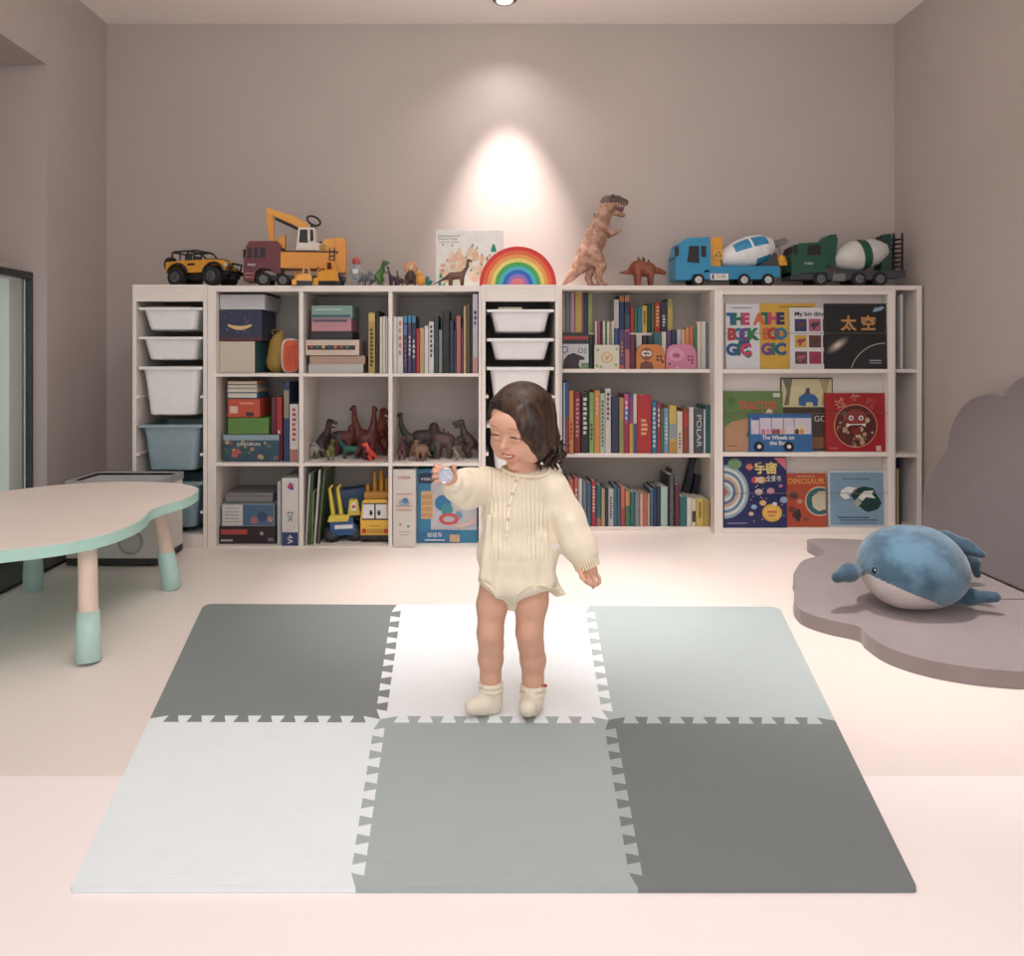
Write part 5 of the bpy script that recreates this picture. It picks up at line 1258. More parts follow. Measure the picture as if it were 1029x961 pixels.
carton(419, 480, 472, 546, DL+.06, zA3, .12, (46,140,186), 'blue toy box with red toy picture behind the toddler\'s raised hand', name='toy_box', cat='box', art=vt)
# top middle cubby: stack
def pegs(a, w, h, e):
    a.rect(-w+2,w-4,5.5,10,e,M((60,50,44),.6))
    for i, c in enumerate([(200,60,50),(40,120,120),(230,190,90),(60,70,150),(220,120,70),(200,60,50),(60,140,90)]): a.disc(-w+6+i*6, 8.6, 1.8, e*2, M(c,.4), 10)
zt_ = zA
carton(310, 365, 366, 375, D1, zA, .24, (206,202,198), 'white flat box at the bottom of the top middle cubby stack', name='game_box')
carton(311, 367, 357.2, 365.8, D1, zpx(zA,375,366,D1), .22, (196,160,136), 'brown cardboard box second from bottom in top middle cubby', name='game_box')
carton(307, 361, 341.4, 357, D1-.01, zpx(zA,375,357.1,D1), .2, (226,202,182), 'open pinkish tray of coloured pegs in the top middle cubby', name='peg_tray', cat='tray', art=pegs)
carton(312, 354, 333, 341.2, D1, zpx(zA,375,341.3,D1), .2, (44,42,50), 'black flat box under the pink one, top middle cubby', name='game_box')
carton(313, 353, 320, 332.8, D1, zpx(zA,375,332.9,D1), .2, (206,140,150), 'pink flat box in the top middle cubby stack', name='game_box', art=lambda a,w,h,e: a.rect(-w+1,w-4,h-3.4,h-1,e,M((90,80,110),.5)))
carton(313, 354, 306.8, 319.6, D1, zpx(zA,375,319.8,D1), .2, (130,170,160), 'sage green game box, topmost in the top middle cubby stack', name='game_box', art=lambda a,w,h,e: (a.rect(-w+1,w-2,1,3.5,e,M((70,100,110),.5)), a.rect(-w+4,w-10,8,9.4,e,M((190,214,200),.5))))
# ---------------------------------------------------------------- display rack covers
def cover(px0, px1, top, base, zi, label, rgb, paint, D=None, th=.012, name='picture_book', lean=-.03, cat='book'):
    D = D or DR+.022; k = DR/F
    w = (px1-px0)/2*k; h = (base-top)*k; g = MB()
    m = M(rgb, .35, var=.02); b = .0016
    g.box(-w, w, 0, b, 0, h, m); g.box(-w, w, th-b, th, 0, h, m); g.box(-w, -w+b, b, th-b, 0, h, m)
    o = g.build(name, None, (XW((px0+px1)/2, D), D, ZR[zi]+.0003), rot=(lean,0,0)); tag(o, label, cat)
    MB().box(-w+b, w-.0015, b+.0001, th-b-.0001, .0015, h-.0015, PAGES).build('page_block', o)
    a = MB(k); paint(a, (px1-px0)/2, base-top, -.0005/k); a.build('cover_art', o); return o
c_ = lambda *v: M(v, .4)
def letters(a, rows, e, x0, dx, z0, dz, h, cols, bold=.06):
    i = 0
    for r, s in enumerate(rows):
        for j, ch in enumerate(s):
            a.text(ch, x0+j*dx, z0-r*dz, h, e*(2+.3*((i)%3)), M(cols[i % len(cols)], .4), bold=bold); i += 1
CC = [(30,90,160),(20,120,90),(220,60,110),(40,40,110),(230,110,60),(210,50,60),(40,130,170),(120,60,150),(30,140,80)]
def book_white(a, w, h, e):
    letters(a, ['THE A','BOOK','GIC'], e*2, -w+6, 7, h-16, 15.5, 11, CC); a.rect(w-28,w-8,h-4.5,h-3.7,e*2,c_(110,110,110))
    for x, z, r, c in ((w-16,26,6,(40,90,150)),(w-9,34,4,(230,120,70)),(-w+16,30,3,(240,140,90)),(w-12,15,4,(40,140,90))): a.disc(x,z,r,e,c_(*c),14)
def book_yellow(a, w, h, e):
    letters(a, ['THE','BOO','GIC'], e*2, -w+7, 7, h-16, 15.5, 11, CC[1:]+CC[:1]); a.rect(-9,25,h-4,h-3.2,e*2,c_(130,100,50))
def book_grid(a, w, h, e):
    a.text('My big dinosaurs', 2, h-6.5, 4.6, e*2, c_(36,36,40), width=2*w-6, bold=.02)
    cs = [(36,60,120),(190,90,120),(150,60,90),(226,180,60),(110,60,60),(60,50,60),(110,70,50),(180,50,80),(90,60,50)]
    for r in range(3):
        for c in range(3):
            x = -w+5+c*14.2; z = h-24-r*16.5; a.rect(x,x+12.2,z,z+12.5,e,c_(*cs[r*3+c])); d = cs[(r*3+c+4)%9]
            a.poly([(x+1,z+5),(x+4,z+9),(x+8,z+8.5),(x+11,z+10),(x+10,z+6),(x+7,z+5),(x+6,z+2),(x+4,z+2),(x+4,z+5)], e*2, c_(*d))
def book_space(a, w, h, e):
    def ringp(cx, cz, r0, r1, a0, a1, ee, m, n=24):
        for i in range(n):
            p, q = a0+(a1-a0)*i/n, a0+(a1-a0)*(i+1)/n
            a.poly([(cx+r0*math.cos(p),cz+r0*math.sin(p)),(cx+r1*math.cos(p),cz+r1*math.sin(p)),(cx+r1*math.cos(q),cz+r1*math.sin(q)),(cx+r0*math.cos(q),cz+r0*math.sin(q))], ee, m)
    for i in range(9):
        t = i/8; L = 16*(1-t)+2.5*t; S_ = 5.5*(1-t)+1.6*t; pts = []
        for q in range(20):
            th = 2*PI*q/20; u, v = L*math.cos(th), S_*math.sin(th); ca, sa = math.cos(.62), math.sin(.62); pts.append((-w+13+u*ca-v*sa, 24+u*sa+v*ca))
        pts = [(max(-w+.3, x), z) for x, z in pts]
        a.poly(pts, e*(1+i*.3), c_(*[int(A*(1-t)+B*t) for A,B in zip((40,36,40),(236,214,190))]))
    pts = [(w-.4, .4), (-w+26+0, .4)]
    n = 16; R_ = 36; cx, cz = w-2, -10
    arc = [(cx+R_*math.cos(math.radians(90+ (i/n)*73)), cz+R_*math.sin(math.radians(90+(i/n)*73))) for i in range(n+1)]
    arc = [(max(-w+.5,x), max(.4,z)) for x,z in arc]
    a.poly([(w-.4,.4),(w-.4,cz+R_)]+arc, e*5, c_(40,40,46)); ringp(cx,cz,R_-.5,R_+.4,math.radians(90),math.radians(163),e*6,c_(190,180,170))
    a.text('太', -w+24, h-21, 11, e*6, c_(222,150,80), bold=.03); a.text('空', -w+44, h-21, 11, e*6, c_(222,150,80), bold=.03)
    a.poly([(w-14,h-9),(w-5,h-7),(w-2,h-4),(w-4,h-3),(w-12,h-4.5)], e*4, c_(150,180,210)); a.rect(w-18,w-6,8,9,e*8,c_(200,200,200)); a.rect(w-18,w-6,5.6,6.6,e*8,c_(170,170,170))
cover(729.5, 764, 305, 371, 0, 'white picture book with big colourful letters, leftmost on rack top shelf', (232,232,236), book_white, D=DR+.030)
cover(763.5, 820, 304.5, 371, 0, 'yellow picture book with big colourful letters, rack top shelf', (238,184,54), book_yellow, D=DR+.030)
cover(794, 845, 309, 371, 0, 'white dinosaur picture book with nine small pictures, rack top shelf', (232,230,230), book_grid, D=DR+.017, th=.008)
cover(829, 891.5, 305, 371, 0, 'black picture book of space with orange characters, rack top shelf', (34,33,36), book_space, D=DR+.0065, th=.008)
def tractor(a, w, h, e):
    a.rect(-w+.5,w-.5,.5,h-.5,e,c_(104,140,70)); a.poly([(-w+.5,.5),(-w+.5,24),(-w+8,30),(w-24,36),(w-10,44),(w-10,41),(w-26,31),(w-38,18),(w-30,.5)], e*2, c_(206,150,110))
    a.text('TRACTOR', 4, h-15, 8, e*3, c_(226,90,60), bold=.03, width=40); a.poly([(w-20,h-26),(w-14,h-16),(w-8,h-26)], e*3, c_(236,220,190)); a.rect(w-10,w-3,h-6,h-2,e*3,c_(230,226,210)); a.disc(-w+8,h-10,4,e*3,c_(80,130,60),12); a.rect(-w+3,-w+14,5,6,e*3,c_(150,90,70))
cover(727.3, 787.5, 393.5, 454.6, 1, 'green picture book with winding brown road, rack middle shelf left', (120,150,74), tractor, D=DR+.030)
def elep(a, w, h, e):
    a.rect(-w+1,w-1,h-30,h-1.5,e,c_(226,214,160)); a.poly([(-w+18,h-28),(-w+18,h-20),(-w+24,h-16),(-w+34,h-17),(-w+38,h-22),(-w+37,h-29),(-w+33,h-29),(-w+32,h-25),(-w+26,h-25),(-w+25,h-29)], e*2, c_(44,104,170))
    a.poly([(-w+24,h-17),(-w+26,h-11),(-w+29,h-10),(-w+30,h-17)], e*3, c_(90,80,90)); a.poly([(-w+2,h-1.5),(-w+6,h-14),(-w+3,h-28),(-w+8,h-28),(-w+10,h-12),(-w+12,h-1.5)], e*2, c_(120,120,90)); a.poly([(w-14,h-1.5),(w-10,h-14),(w-12,h-28),(w-8,h-28),(w-6,h-12),(w-3,h-1.5)], e*2, c_(190,170,120))
    a.text('GO', w-13, h-42, 6, e*2, c_(230,230,230)); a.rect(w-22,w-2,3,14,e,c_(150,96,60))
cover(785, 838, 380, 454.6, 1, 'tall picture book with blue elephant behind the bus book', (84,66,58), elep, D=DR+.044)
def bus(a, w, h, e):
    a.rect(-w+1.5,w-1,18,h-4,e,c_(226,214,226)); a.rect(-w+2,-w+10,h-6,h-2,e*2,c_(50,90,180))
    for x in (-22,-10,2,13): a.rect(x,x+.8,18,h-3,e*2,c_(60,110,180))
    rnd = random.Random(4)
    for i, (x, c) in enumerate(((-18,(226,120,140)),(-13,(240,150,170)),(-7,(150,90,70)),(-3,(200,60,60)),(2,(220,170,150)),(16,(120,60,50)),(21,(236,150,90)))): a.disc(x, 20.5, 2.2, e*3, c_(*c), 10, 3)
    a.poly([(12,19),(14,27),(23,28),(26,19)], e*2, c_(240,222,190))
    a.text('The Wheels on', -3, 14.5, 4, e*4, WHT, width=32, bold=.02); a.text('the Bus', -3, 9, 4, e*4, WHT, width=17, bold=.02); a.rect(w-14,w-1,5,18,e*2,c_(50,110,180))
o = cover(753.5, 816.5, 416.5, 454.6, 1, 'blue bus-shaped board book with two black wheels, rack middle shelf', (48,116,184), bus, D=DR+.0065, th=.016)
for x in (-22.5, 7.5):
    g = MB(DR/F); g.tube([(x,-.2,5.5),(x,-1.4,5.5)], [5.2,5.0], BLK, 22); g.tube([(x,-1.3,5.5),(x,-1.9,5.5)], [2.1,1.8], WHT, 14); g.build('wheel', o)
def red_cover(a, w, h, e):
    a.disc(0, 26, 22, e, c_(230,160,110), 36); a.disc(0, 26, 21, e*2, c_(110,40,40), 36); rnd = random.Random(2)
    for i in range(40):
        t = rnd.uniform(0, 2*PI); r = rnd.uniform(5, 18); a.disc(r*math.cos(t), 24+r*math.sin(t), rnd.uniform(1,3), e*3-i*.004, c_(*rnd.choice([(226,200,170),(120,110,60),(190,110,80),(90,40,40),(206,170,130),(70,60,50)])), 9)
    a.poly([(-11,36),(-7,41),(0,43),(7,41),(11,36),(9,30),(4,27),(-4,27),(-9,30)], e*7-.2, c_(176,60,50)); a.disc(-5,34,2.6,e*9-.25,WHT,12); a.disc(5,34,2.6,e*9-.25,WHT,12); a.disc(-5,34,1.2,e*11-.28,BLK,8); a.disc(5,34,1.2,e*11-.28,BLK,8)
    a.poly([(-10,29),(-9,25),(-5,27),(5,27),(9,25),(10,29),(7,28),(-7,28)], e*11-.3, WHT); a.poly([(-5,24),(5,24),(4,17),(-4,17)], e*9-.2, c_(150,40,40))
    a.text('过', -15, h-11, 7.5, e*3, c_(226,150,120), rot=.45, bold=.02); a.text('年', 0, h-7, 7.5, e*3, c_(226,150,120), bold=.02); a.text('啦', 15, h-11, 7.5, e*3, c_(200,90,80), rot=-.45, bold=.02)
    a.rect(w-10,w-5,.6,6,e*3,c_(236,200,190)); a.rect(-w+3,-w+12,3,4,e*3,c_(230,130,110))
cover(829.8, 890.5, 395.5, 454.6, 1, 'red picture book with a lion dance face in a circle', (196,34,42), red_cover)
def cosmos(a, w, h, e):
    a.disc(-w+11, h-3-24-5, 1, e, WHT, 6)
    cx, cz = -w+1.2, 36
    for i, c in enumerate([(140,180,196),(226,220,212),(90,140,170),(226,220,210),(210,170,150),(80,120,160),(226,220,214),(150,190,200),(230,110,90)]):
        R_ = 27-i*2.9; pts = [(cx, cz-R_)]+[(cx+R_*.92*math.cos(t), cz+R_*math.sin(t)) for t in [math.radians(-88+176*q/22) for q in range(23)]]+[(cx, cz+R_)]
        a.poly(pts, e*(1+i*.4), c_(*c))
    a.poly([(w-13,h-.5),(w-.5,h-13),(w-.5,h-.5)], e*4, c_(230,110,130)); a.disc(-w+12,h-7,7,e*2,c_(120,160,110),18,5.5); a.disc(-w+27,h-10,3.5,e*2,c_(220,110,80),12); a.rect(-w+23,-w+31,h-10.5,h-9.8,e*3,c_(236,190,150))
    a.text('宇', -w+38, h-12, 8.5, e*4, c_(246,214,120), bold=.04); a.text('宙', -w+49, h-12, 8.5, e*4, c_(246,214,120), bold=.04)
    a.disc(-w+33,h-23,4.5,e*3,c_(226,70,60),12,3.5); a.disc(-w+39,h-23,4.5,e*3,c_(240,180,70),12,3.5); a.text('3D', -w+36, h-23, 4.5, e*6, WHT, bold=.03)
    a.text('全景书', -w+51, h-22, 4.6, e*4, WHT, width=15)
    a.disc(w-15,15,10,e*2,c_(244,180,60),26,9); a.disc(w-15,15,8,e*3,c_(250,200,90),24,7); a.rect(w-20,w-10,15,17,e*5,c_(230,100,60)); a.rect(w-19,w-12,11.5,13,e*5,c_(230,100,60))
    for x,z,r,c in ((-w+36,h-35,4,(226,200,200)),(-w+48,h-34,4,(210,150,160)),(-w+40,h-46,3.5,(240,190,120)),(-w+31,h-50,3,(150,180,220)),(w-3,28,4,(150,180,206)),(-w+28,14,2.6,(230,180,170)),(-w+52,h-47,2.4,(226,226,236)),(w-6,42,2,(220,120,160))): a.disc(x,z,r,e*3,c_(*c),12,r*.8)
    rnd = random.Random(8)
    for i in range(20): a.disc(rnd.uniform(-w+26,w-3), rnd.uniform(4,h-28), .5, e*2, WHT, 5)
    a.rect(-w+4,-w+24,4,5,e*2,c_(150,150,200))
cover(726.8, 791, 460.5, 531.4, 2, 'navy picture book of the universe with big ring diagram, bottom shelf of rack', (36,44,104), cosmos, D=DR+.008)
def dinos(a, w, h, e):
    a.text('DINOSAUR', 0, h-8, 5.5, e*2, c_(240,170,70), width=2*w-4, bold=.02); a.rect(-9,9,h-3.3,h-2.6,e*2,c_(240,190,150))
    a.disc(w-8,26,15.5,e*2,c_(236,200,160),30) if False else None
    pts = [(w-.6, 11)]+[(w-7+15*math.cos(t), 26+15*math.sin(t)) for t in [math.radians(65+230*q/24) for q in range(25)]]; pts = [(min(w-.5,x),z) for x,z in pts]
    a.poly(pts[1:]+[(w-.5,11.5),(w-.5,40)], e*2, c_(226,190,150)); p2 = [(min(w-.5,x), 26+(z-26)*.9) for x,z in [(w-7+(x-w+7)*.9, z) for x,z in pts[1:]]]
    a.poly(p2+[(w-.5,12.5),(w-.5,39)], e*3, c_(44,110,120)); a.poly([(w-14,20),(w-15,30),(w-8,36),(w-1,36),(w-1,18),(w-8,16)], e*4, c_(220,206,170))
    for x,z,r,c in ((-w+8,h-22,4.5,(90,70,60)),(-w+6,h-36,4,(120,60,50)),(-w+14,h-28,3,(206,160,120)),(-w+11,12,5,(90,50,44)),(-w+20,8,3,(150,70,50))): a.disc(x,z,r,e*2,c_(*c),10,r*.8)
    a.rect(-w+10,-w+14,6,18,e*3,c_(60,50,46))
cover(790, 831, 477.5, 531.4, 2, 'red orange dinosaur picture book between navy and pale blue books', (206,76,48), dinos, D=DR+.024)
def blueb(a, w, h, e):
    a.rect(-w+2,w-2,2,h-2,e,c_(130,168,194)); a.poly([(-w+12,32),(-w+13,37),(-w+20,41),(-w+30,39),(-w+27,35),(-w+20,33),(-w+22,29),(-w+16,28)], e*2, WHT)
    a.poly([(-w+23,32),(-w+26,38),(-w+36,41),(-w+46,39),(w-10,34),(w-6,28),(w-4,24),(w-8,18),(w-18,15),(-w+36,17),(-w+30,22)], e*2, c_(30,72,66)); a.poly([(-w+30,30),(-w+36,36),(-w+46,37),(w-14,33),(w-10,29),(w-20,30),(-w+34,26)], e*3, WHT)
    a.poly([(-w+24,24),(-w+30,30),(-w+34,24),(-w+28,20)], e*3, c_(170,180,160))
    a.rect(-14,14,h-9,h-8,e*2,c_(90,120,150)); a.rect(-20,12,9,10.4,e*2,c_(60,90,120)); a.rect(-17,20,6.4,7.6,e*2,c_(60,90,120)); a.rect(-20,20,3.6,4.4,e*2,c_(90,120,150))
cover(832.5, 890.5, 474.5, 531.4, 2, 'pale blue picture book with green and white leaf shape on cover', (208,212,214), blueb)
TONE[:] = [1.0, 1.0]
# ================================================================ toddler
def toddler():
    D0 = 1.853; s0 = D0/F
    org = Vector((XW(512, D0), D0, MT+.0004))
    t = T('person', 'toddler in cream knitted romper and socks standing on the mat, holding silver disc', 'person', org)
    P = lambda px, py, dy=0.0: W(px, py, D0+dy)
    skin = M((222,172,146), .5, var=.03, scale=12, sss=.15); lip = M((196,104,98), .4, sss=.1); inner = M((120,44,44), .5); skin2 = M((226,164,146), .5, sss=.15)
    # ---- head frame
    hc = P(522.5, 425, .0)
    Rm = (Matrix.Rotation(math.radians(-33), 3, 'Z') @ Matrix.Rotation(math.radians(21), 3, 'X') @ Matrix.Rotation(math.radians(5), 3, 'Y'))
    # local axes: x = right in the picture, -y = towards the camera (face), z = up
    Rn = np.array(Rm)
    def H(x, y, z): return hc+Rm @ Vector((x, y, z))          # y negative = forward
    def head(S, part='body'):
        S.ell(H(0,.012,.018), (.072,.084,.074), Rn, .012)
        S.ell(H(0,-.020,-.026), (.058,.056,.062), Rn, .020)
        for q in (-1, 1):
            S.ell(H(q*.033,-.046,-.034), (.026,.025,.024), Rn, .016)
            S.ell(H(q*.036+.003,-.032,-.062), (.026,.030,.025), Rn, .018)
            S.ell(H(q*.071,.010,-.016), (.009,.017,.023), Rn, .005)
        S.ell(H(.004,-.052,-.091), (.022,.019,.016), Rn, .014)
        S.ell(H(0,-.068,.026), (.046,.014,.020), Rn, .02)
        for q in (-1, 1): S.ell(H(q*.026,-.088,.005), (.017,.014,.009), Rn, .012, neg=True)
        for q in (-1, 1): S.ell(H(q*.026,-.0715,.003), (.0155,.009,.0075), Rn, .006)   # lids
        for q in (-1, 1): S.ell(H(q*.026,-.0735,-.0085), (.015,.006,.005), Rn, .006)   # smiling lower lid
        S.cap(H(0,-.074,.002), H(-.001,-.087,-.018), .006, .008, .010)
        S.ell(H(-.001,-.090,-.020), (.0092,.0090,.008), Rn, .004)
        for q in (-1, 1): S.ell(H(q*.009-.001,-.082,-.022), (.0058,.006,.005), Rn, .003)
        S.ell(H(.005,-.068,-.046), (.028,.014,.019), Rn, .012)
        mo = lambda x, y, z: H(x+.005, y, z-.0005)
        for a, b in (((-.020,-.0735,-.0435),(-.009,-.0805,-.0475)), ((-.009,-.0805,-.0475),(.0,-.0825,-.0465)), ((0,-.0825,-.0465),(.009,-.0805,-.0475)), ((.009,-.0805,-.0475),(.020,-.0735,-.0435))): S.cap(mo(*a), mo(*b), .0030, .0034, .003)
        for a, b in (((-.015,-.074,-.0550),(0,-.079,-.0605)), ((0,-.079,-.0605),(.015,-.074,-.0550))): S.cap(mo(*a), mo(*b), .0036, .0042, .003)
        for a, b in (((-.016,-.080,-.0495),(0,-.087,-.0535)), ((0,-.087,-.0535),(.016,-.080,-.0495))): S.cap(mo(*a), mo(*b), .0024, .0034, .002, neg=True)
    S = SDF(.0019, .014)
    head(S)
    # neck and trunk
    S.chain([(P(527,452,.02), .034), (P(526,472,.018), .034), (P(521,490,.015), .040)], k=.015); S.ell(P(525,480,.012), (.052,.038,.026))
    S.ell(P(518,500,.01), (.074,.050,.045)); S.ell(P(518,530,.0), (.068,.055,.07)); S.ell(P(519,568,.0), (.064,.056,.05))
    # legs
    L = [(P(498,578,.0), .037), (P(494.5,608,-.005), .0375), (P(492.5,637,-.012), .0315), (P(493.5,648,-.004), .0295), (P(493,662,.004), .0300), (P(493,680,.006), .0245), (P(493.5,700,.006), .022)]
    S.chain(L, k=.012)
    S.chain([(P(494,708,.008), .022), (P(484,709,-.010), .020), (P(475,711,-.022), .015)], k=.010)
    L2 = [(P(536,578,.0), .042), (P(533.5,605,-.004), .0415), (P(532,636,-.012), .0325), (P(533.5,648,-.002), .0305), (P(535.5,663,.010), .0310), (P(535.5,682,.015), .0255), (P(535.5,700,.018), .023)]
    S.chain(L2, k=.012)
    S.chain([(P(535,705,.014), .023), (P(533,709,-.010), .021), (P(531,712,-.036), .016)], k=.010)
    S.ell(P(491.5,635,-.030), (.020,.014,.020), k=.012); S.ell(P(531.5,634,-.032), (.021,.014,.021), k=.012)
    # arms
    A1 = [(P(488,488,.01), .036), (P(470,490,-.035), .031), (P(457,485,-.10), .024), (P(453,482,-.125), .018)]
    S.chain(A1, k=.012)
    A2 = [(P(553,490,.01), .036), (P(567,522,.012), .031), (P(580,548,-.01), .025), (P(588,565,-.018), .019)]
    S.chain(A2, k=.012)
    # hand holding the disc (viewer's left): palm behind the disc, fingers round its left side, thumb at the right
    dc = W(447.6, 477.6, D0-.165); hk = .0023
    def Hd(x, y, dy): return dc+Vector((x*.0023, dy, -y*.0023))       # px offsets from the disc centre
    S.chain([(P(453,482,-.125), .017), (Hd(3,3,.026), .016), (Hd(-2,-1,.020), .014)], k=.008)
    S.ell(Hd(-1,1,.019), (.019,.010,.020), k=.006)
    fingers = [((-5,-6.5),(-9.5,-9.5),(-8.5,-8.0),(-4.5,-7.5),.0050), ((-6,-2.5),(-11.2,-4.5),(-10.2,-4.0),(-7.2,-4.2),.0052), ((-6,2),(-11.5,1.5),(-10.5,1.0),(-7.6,.5),.0050), ((-4,6),(-9.5,7.0),(-8.8,6.0),(-6.4,5.0),.0046)]
    for a, b, c, d, r in fingers:
        S.chain([(Hd(*a,.018), r*1.15), (Hd(*b,.008), r*1.05), (Hd(*c,-.004), r), (Hd(*d,-.008), r*.88)], k=.0022)
    S.chain([(Hd(4,4,.020), .007), (Hd(8.5,-3,.010), .0058), (Hd(8.6,-8,.001), .0052), (Hd(7.6,-10,-.004), .0044)], k=.003)
    # relaxed hand (viewer's right)
    S.ell(P(592.5,573,-.022), (.020,.012,.019), k=.008)
    fs = [((586.5,575,-.030),(586.5,580,-.042),(588.0,584,-.046),(590.2,586.3,-.040),.0051),
          ((590.5,577,-.030),(591.5,583,-.040),(593.0,587,-.042),(594.5,588.5,-.034),.0053),
          ((594.8,577.5,-.026),(597.0,583.5,-.034),(597.5,588,-.034),(596.0,590.6,-.030),.0052),
          ((598.8,576,-.020),(602.0,581,-.024),(602.2,585.5,-.024),(600.0,588.4,-.022),.0047)]
    for a, b, c, d, r in fs: S.chain([(P(*a), r*1.15), (P(*b), r*1.05), (P(*c), r), (P(*d), r*.85)], k=.002)
    S.chain([(P(586,570,-.026), .0075), (P(583.5,575,-.044), .006), (P(584.5,580,-.056), .0055), (P(587,583,-.060), .0046)], k=.003)
    Ri = Rn.T; hcv = np.array(hc)
    def pick(q):
        l = (q-hcv) @ Rn                                    # into head frame
        x, y, z = l[:,0], l[:,1], l[:,2]
        curve = -.0485+ .9*(np.abs(x)**1.6)
        x = x-.005; zc = -.0515+13*x*x; wd = np.clip(1-(x/.0195)**2, 0, 1); dz = np.abs(z-zc)
        m = (dz < .0082*wd**.6) & (np.abs(x) < .0195) & (y < -.06); n = (dz < .0026*wd) & (np.abs(x) < .016) & (y < -.06)
        return np.where(n, 2, np.where(m, 1, 0))
    body = S.build('body', [skin, lip, inner], t, pick=pick, org=org)
    # teeth and eyes
    fb = BVHTree.FromPolygons([v.co[:] for v in body.data.vertices], [tuple(q.vertices) for q in body.data.polygons])
    def face(x, z, lift=.0005):
        o = H(x, -.2, z)-org; d = Rm @ Vector((0,1,0)); h = fb.ray_cast(o, d)
        return tuple((h[0] if h[0] is not None else H(x,-.08,z)-org)-d*lift)
    g = MB()
    g.tube([face(.005+x, -.0497+13*x*x, .0002) for x in (-.011,-.0055,0,.0055,.011)], .0020, M((240,232,222), .3), 6); g.build('teeth', t)
    for q in (-1, 1):
        MB().tube([face(q*.026+u*.0125, -.001+.0040*(1-u*u)-.001*u*q, .0002) for u in [-1+i/5 for i in range(11)]], [.0006,.0010,.0014,.0017,.0018,.0019,.0018,.0017,.0014,.0010,.0006], M((34,24,20), .4), 6).build('eyelash_line', t)
        MB().tube([face(q*.027+u*.0145, .0225+.0035*(1-u*u)-.002*u*q, .0) for u in [-1+i/4 for i in range(9)]], [.0005,.0010,.0013,.0015,.0016,.0015,.0013,.0009,.0004], M((176,132,106), .8), 6).build('eyebrow', t)
    # ---- hair
    hm = M((74,50,36), .42, alt=(38,25,18), altscale=70, stretch=(1.0,1.0,.14), bump=.9, bscale=150, spec=.45)
    Sh = SDF(.0020, .012)
    Sh.ell(H(0,.014,.020), (.0785,.086,.0795), Rn); Sh.ell(H(.006,.040,-.010), (.066,.060,.085), Rn, .02)
    Sh.chain([(H(.038,-.030,.060), .020), (H(.056,-.036,.028), .021), (H(.062,-.030,-.010), .020), (H(.066,-.020,-.050), .019)], k=.02)
    Sh.chain([(H(.030,-.055,.058), .014), (H(.044,-.062,.030), .013), (H(.052,-.056,.0), .013), (H(.058,-.040,-.034), .015), (H(.060,-.03,-.066), .012)], k=.014)
    Sh.chain([(H(.050,.03,.01), .028), (H(.062,.02,-.04), .026), (P(553,455,.03), .021)], k=.02)
    Sh.chain([(H(-.055,-.006,.045), .017), (H(-.066,.004,.01), .014), (H(-.066,.018,-.03), .012)], k=.015)
    # open the face
    Sh.ell(H(-.018,-.098,-.032), (.060,.070,.082), Rn, .008, neg=True)
    Sh.ell(H(-.034,-.075,.012), (.052,.052,.048), Rn, .008, neg=True)
    rnd = random.Random(12)
    for i in range(20):                                      # combed locks running down from the parting
        u = i/19; yy = -.052+.105*u
        st = H(-.022+.012*u, -.040+.085*u, .0895-.010*(u-.4)**2*8)
        m1 = H(.030+.003*math.sin(i*1.7), yy*.98, .080-.030*(u-.45)**2*4)
        m2 = H(.064+.004*math.sin(i*2.1), yy, .030+.006*math.sin(i*3)); m3 = H(.069+.003*math.sin(i*1.3), yy*.95, -.012); m4 = H(.066+.004*math.sin(i*2.7), yy*.9+.006, -.058-.012*rnd.random())
        Sh.chain([(st, .0035), (m1, .0065), (m2, .0070), (m3, .0068), (m4, .0050)], k=.004)
    for i in range(9):                                       # short locks on the left of the parting
        u = i/8; yy = -.045+.11*u
        Sh.chain([(H(-.024,-.040+.085*u,.0885-.07*(u-.4)**2), .0035), (H(-.049,yy+.006,.066), .005), (H(-.066,yy+.016,.028), .005), (H(-.067,yy+.030,-.010), .0035)], k=.004)
    for i in range(22):                                      # curls on the nape and shoulder
        x0 = 534+i*1.35; y0 = 446+3*math.sin(i*1.3); dy = .050-.075*((i*7) % 11)/10; ln = 20+9*((i*5) % 7)/6; ph = i*1.9
        pts = []
        for q in range(18):
            u = q/17; amp = 2.6*u**.7
            pts.append((P(x0+(i-9)*.35*u+amp*math.sin(u*10+ph), y0+ln*u-1.5*u*math.sin(ph), dy+.008*math.cos(u*10+ph)), .0062*(1-.78*u)))
        Sh.chain(pts, k=.0035)
    for (x0,y0,x1,y1,ph,r) in ((556,436,572,450,0,.005),(558,444,571,462,2,.005),(556,452,569,474,4,.0045),(552,440,566,444,1,.0045),(548,460,556,479,3,.0045),(556,446,575,456,5,.0035)):
        Sh.chain([(P(x0+(x1-x0)*u+2.4*math.sin(u*9+ph), y0+(y1-y0)*u+1.5*math.cos(u*9+ph), .02+.008*math.cos(u*9+ph)), r*(1-.75*u)) for u in [q/14 for q in range(15)]], k=.003)
    Sh.build('hair', hm, t, org=org)
    # ---- romper
    R = SDF(.0022, .022)
    R.ell(P(518,492,.012), (.086,.058,.040)); R.ell(P(519,520,.004), (.086,.066,.075)); R.ell(P(527,480,.012), (.070,.046,.030)); R.ell(P(520,556,-.002), (.102,.076,.085)); R.ell(P(520,582,-.002), (.098,.074,.046))
    R.chain([(P(517,590,-.02), .040), (P(515,606,-.012), .020)], k=.02)
    R.chain([(P(488,487,.01), .045), (P(470,490,-.035), .0430), (P(460,489,-.085), .038)], k=.022)
    R.chain([(P(472,498,-.03), .030), (P(468,503,-.06), .022)], k=.018)
    R.chain([(P(457,486.5,-.105), .029), (P(455,485,-.118), .025)], k=.008)
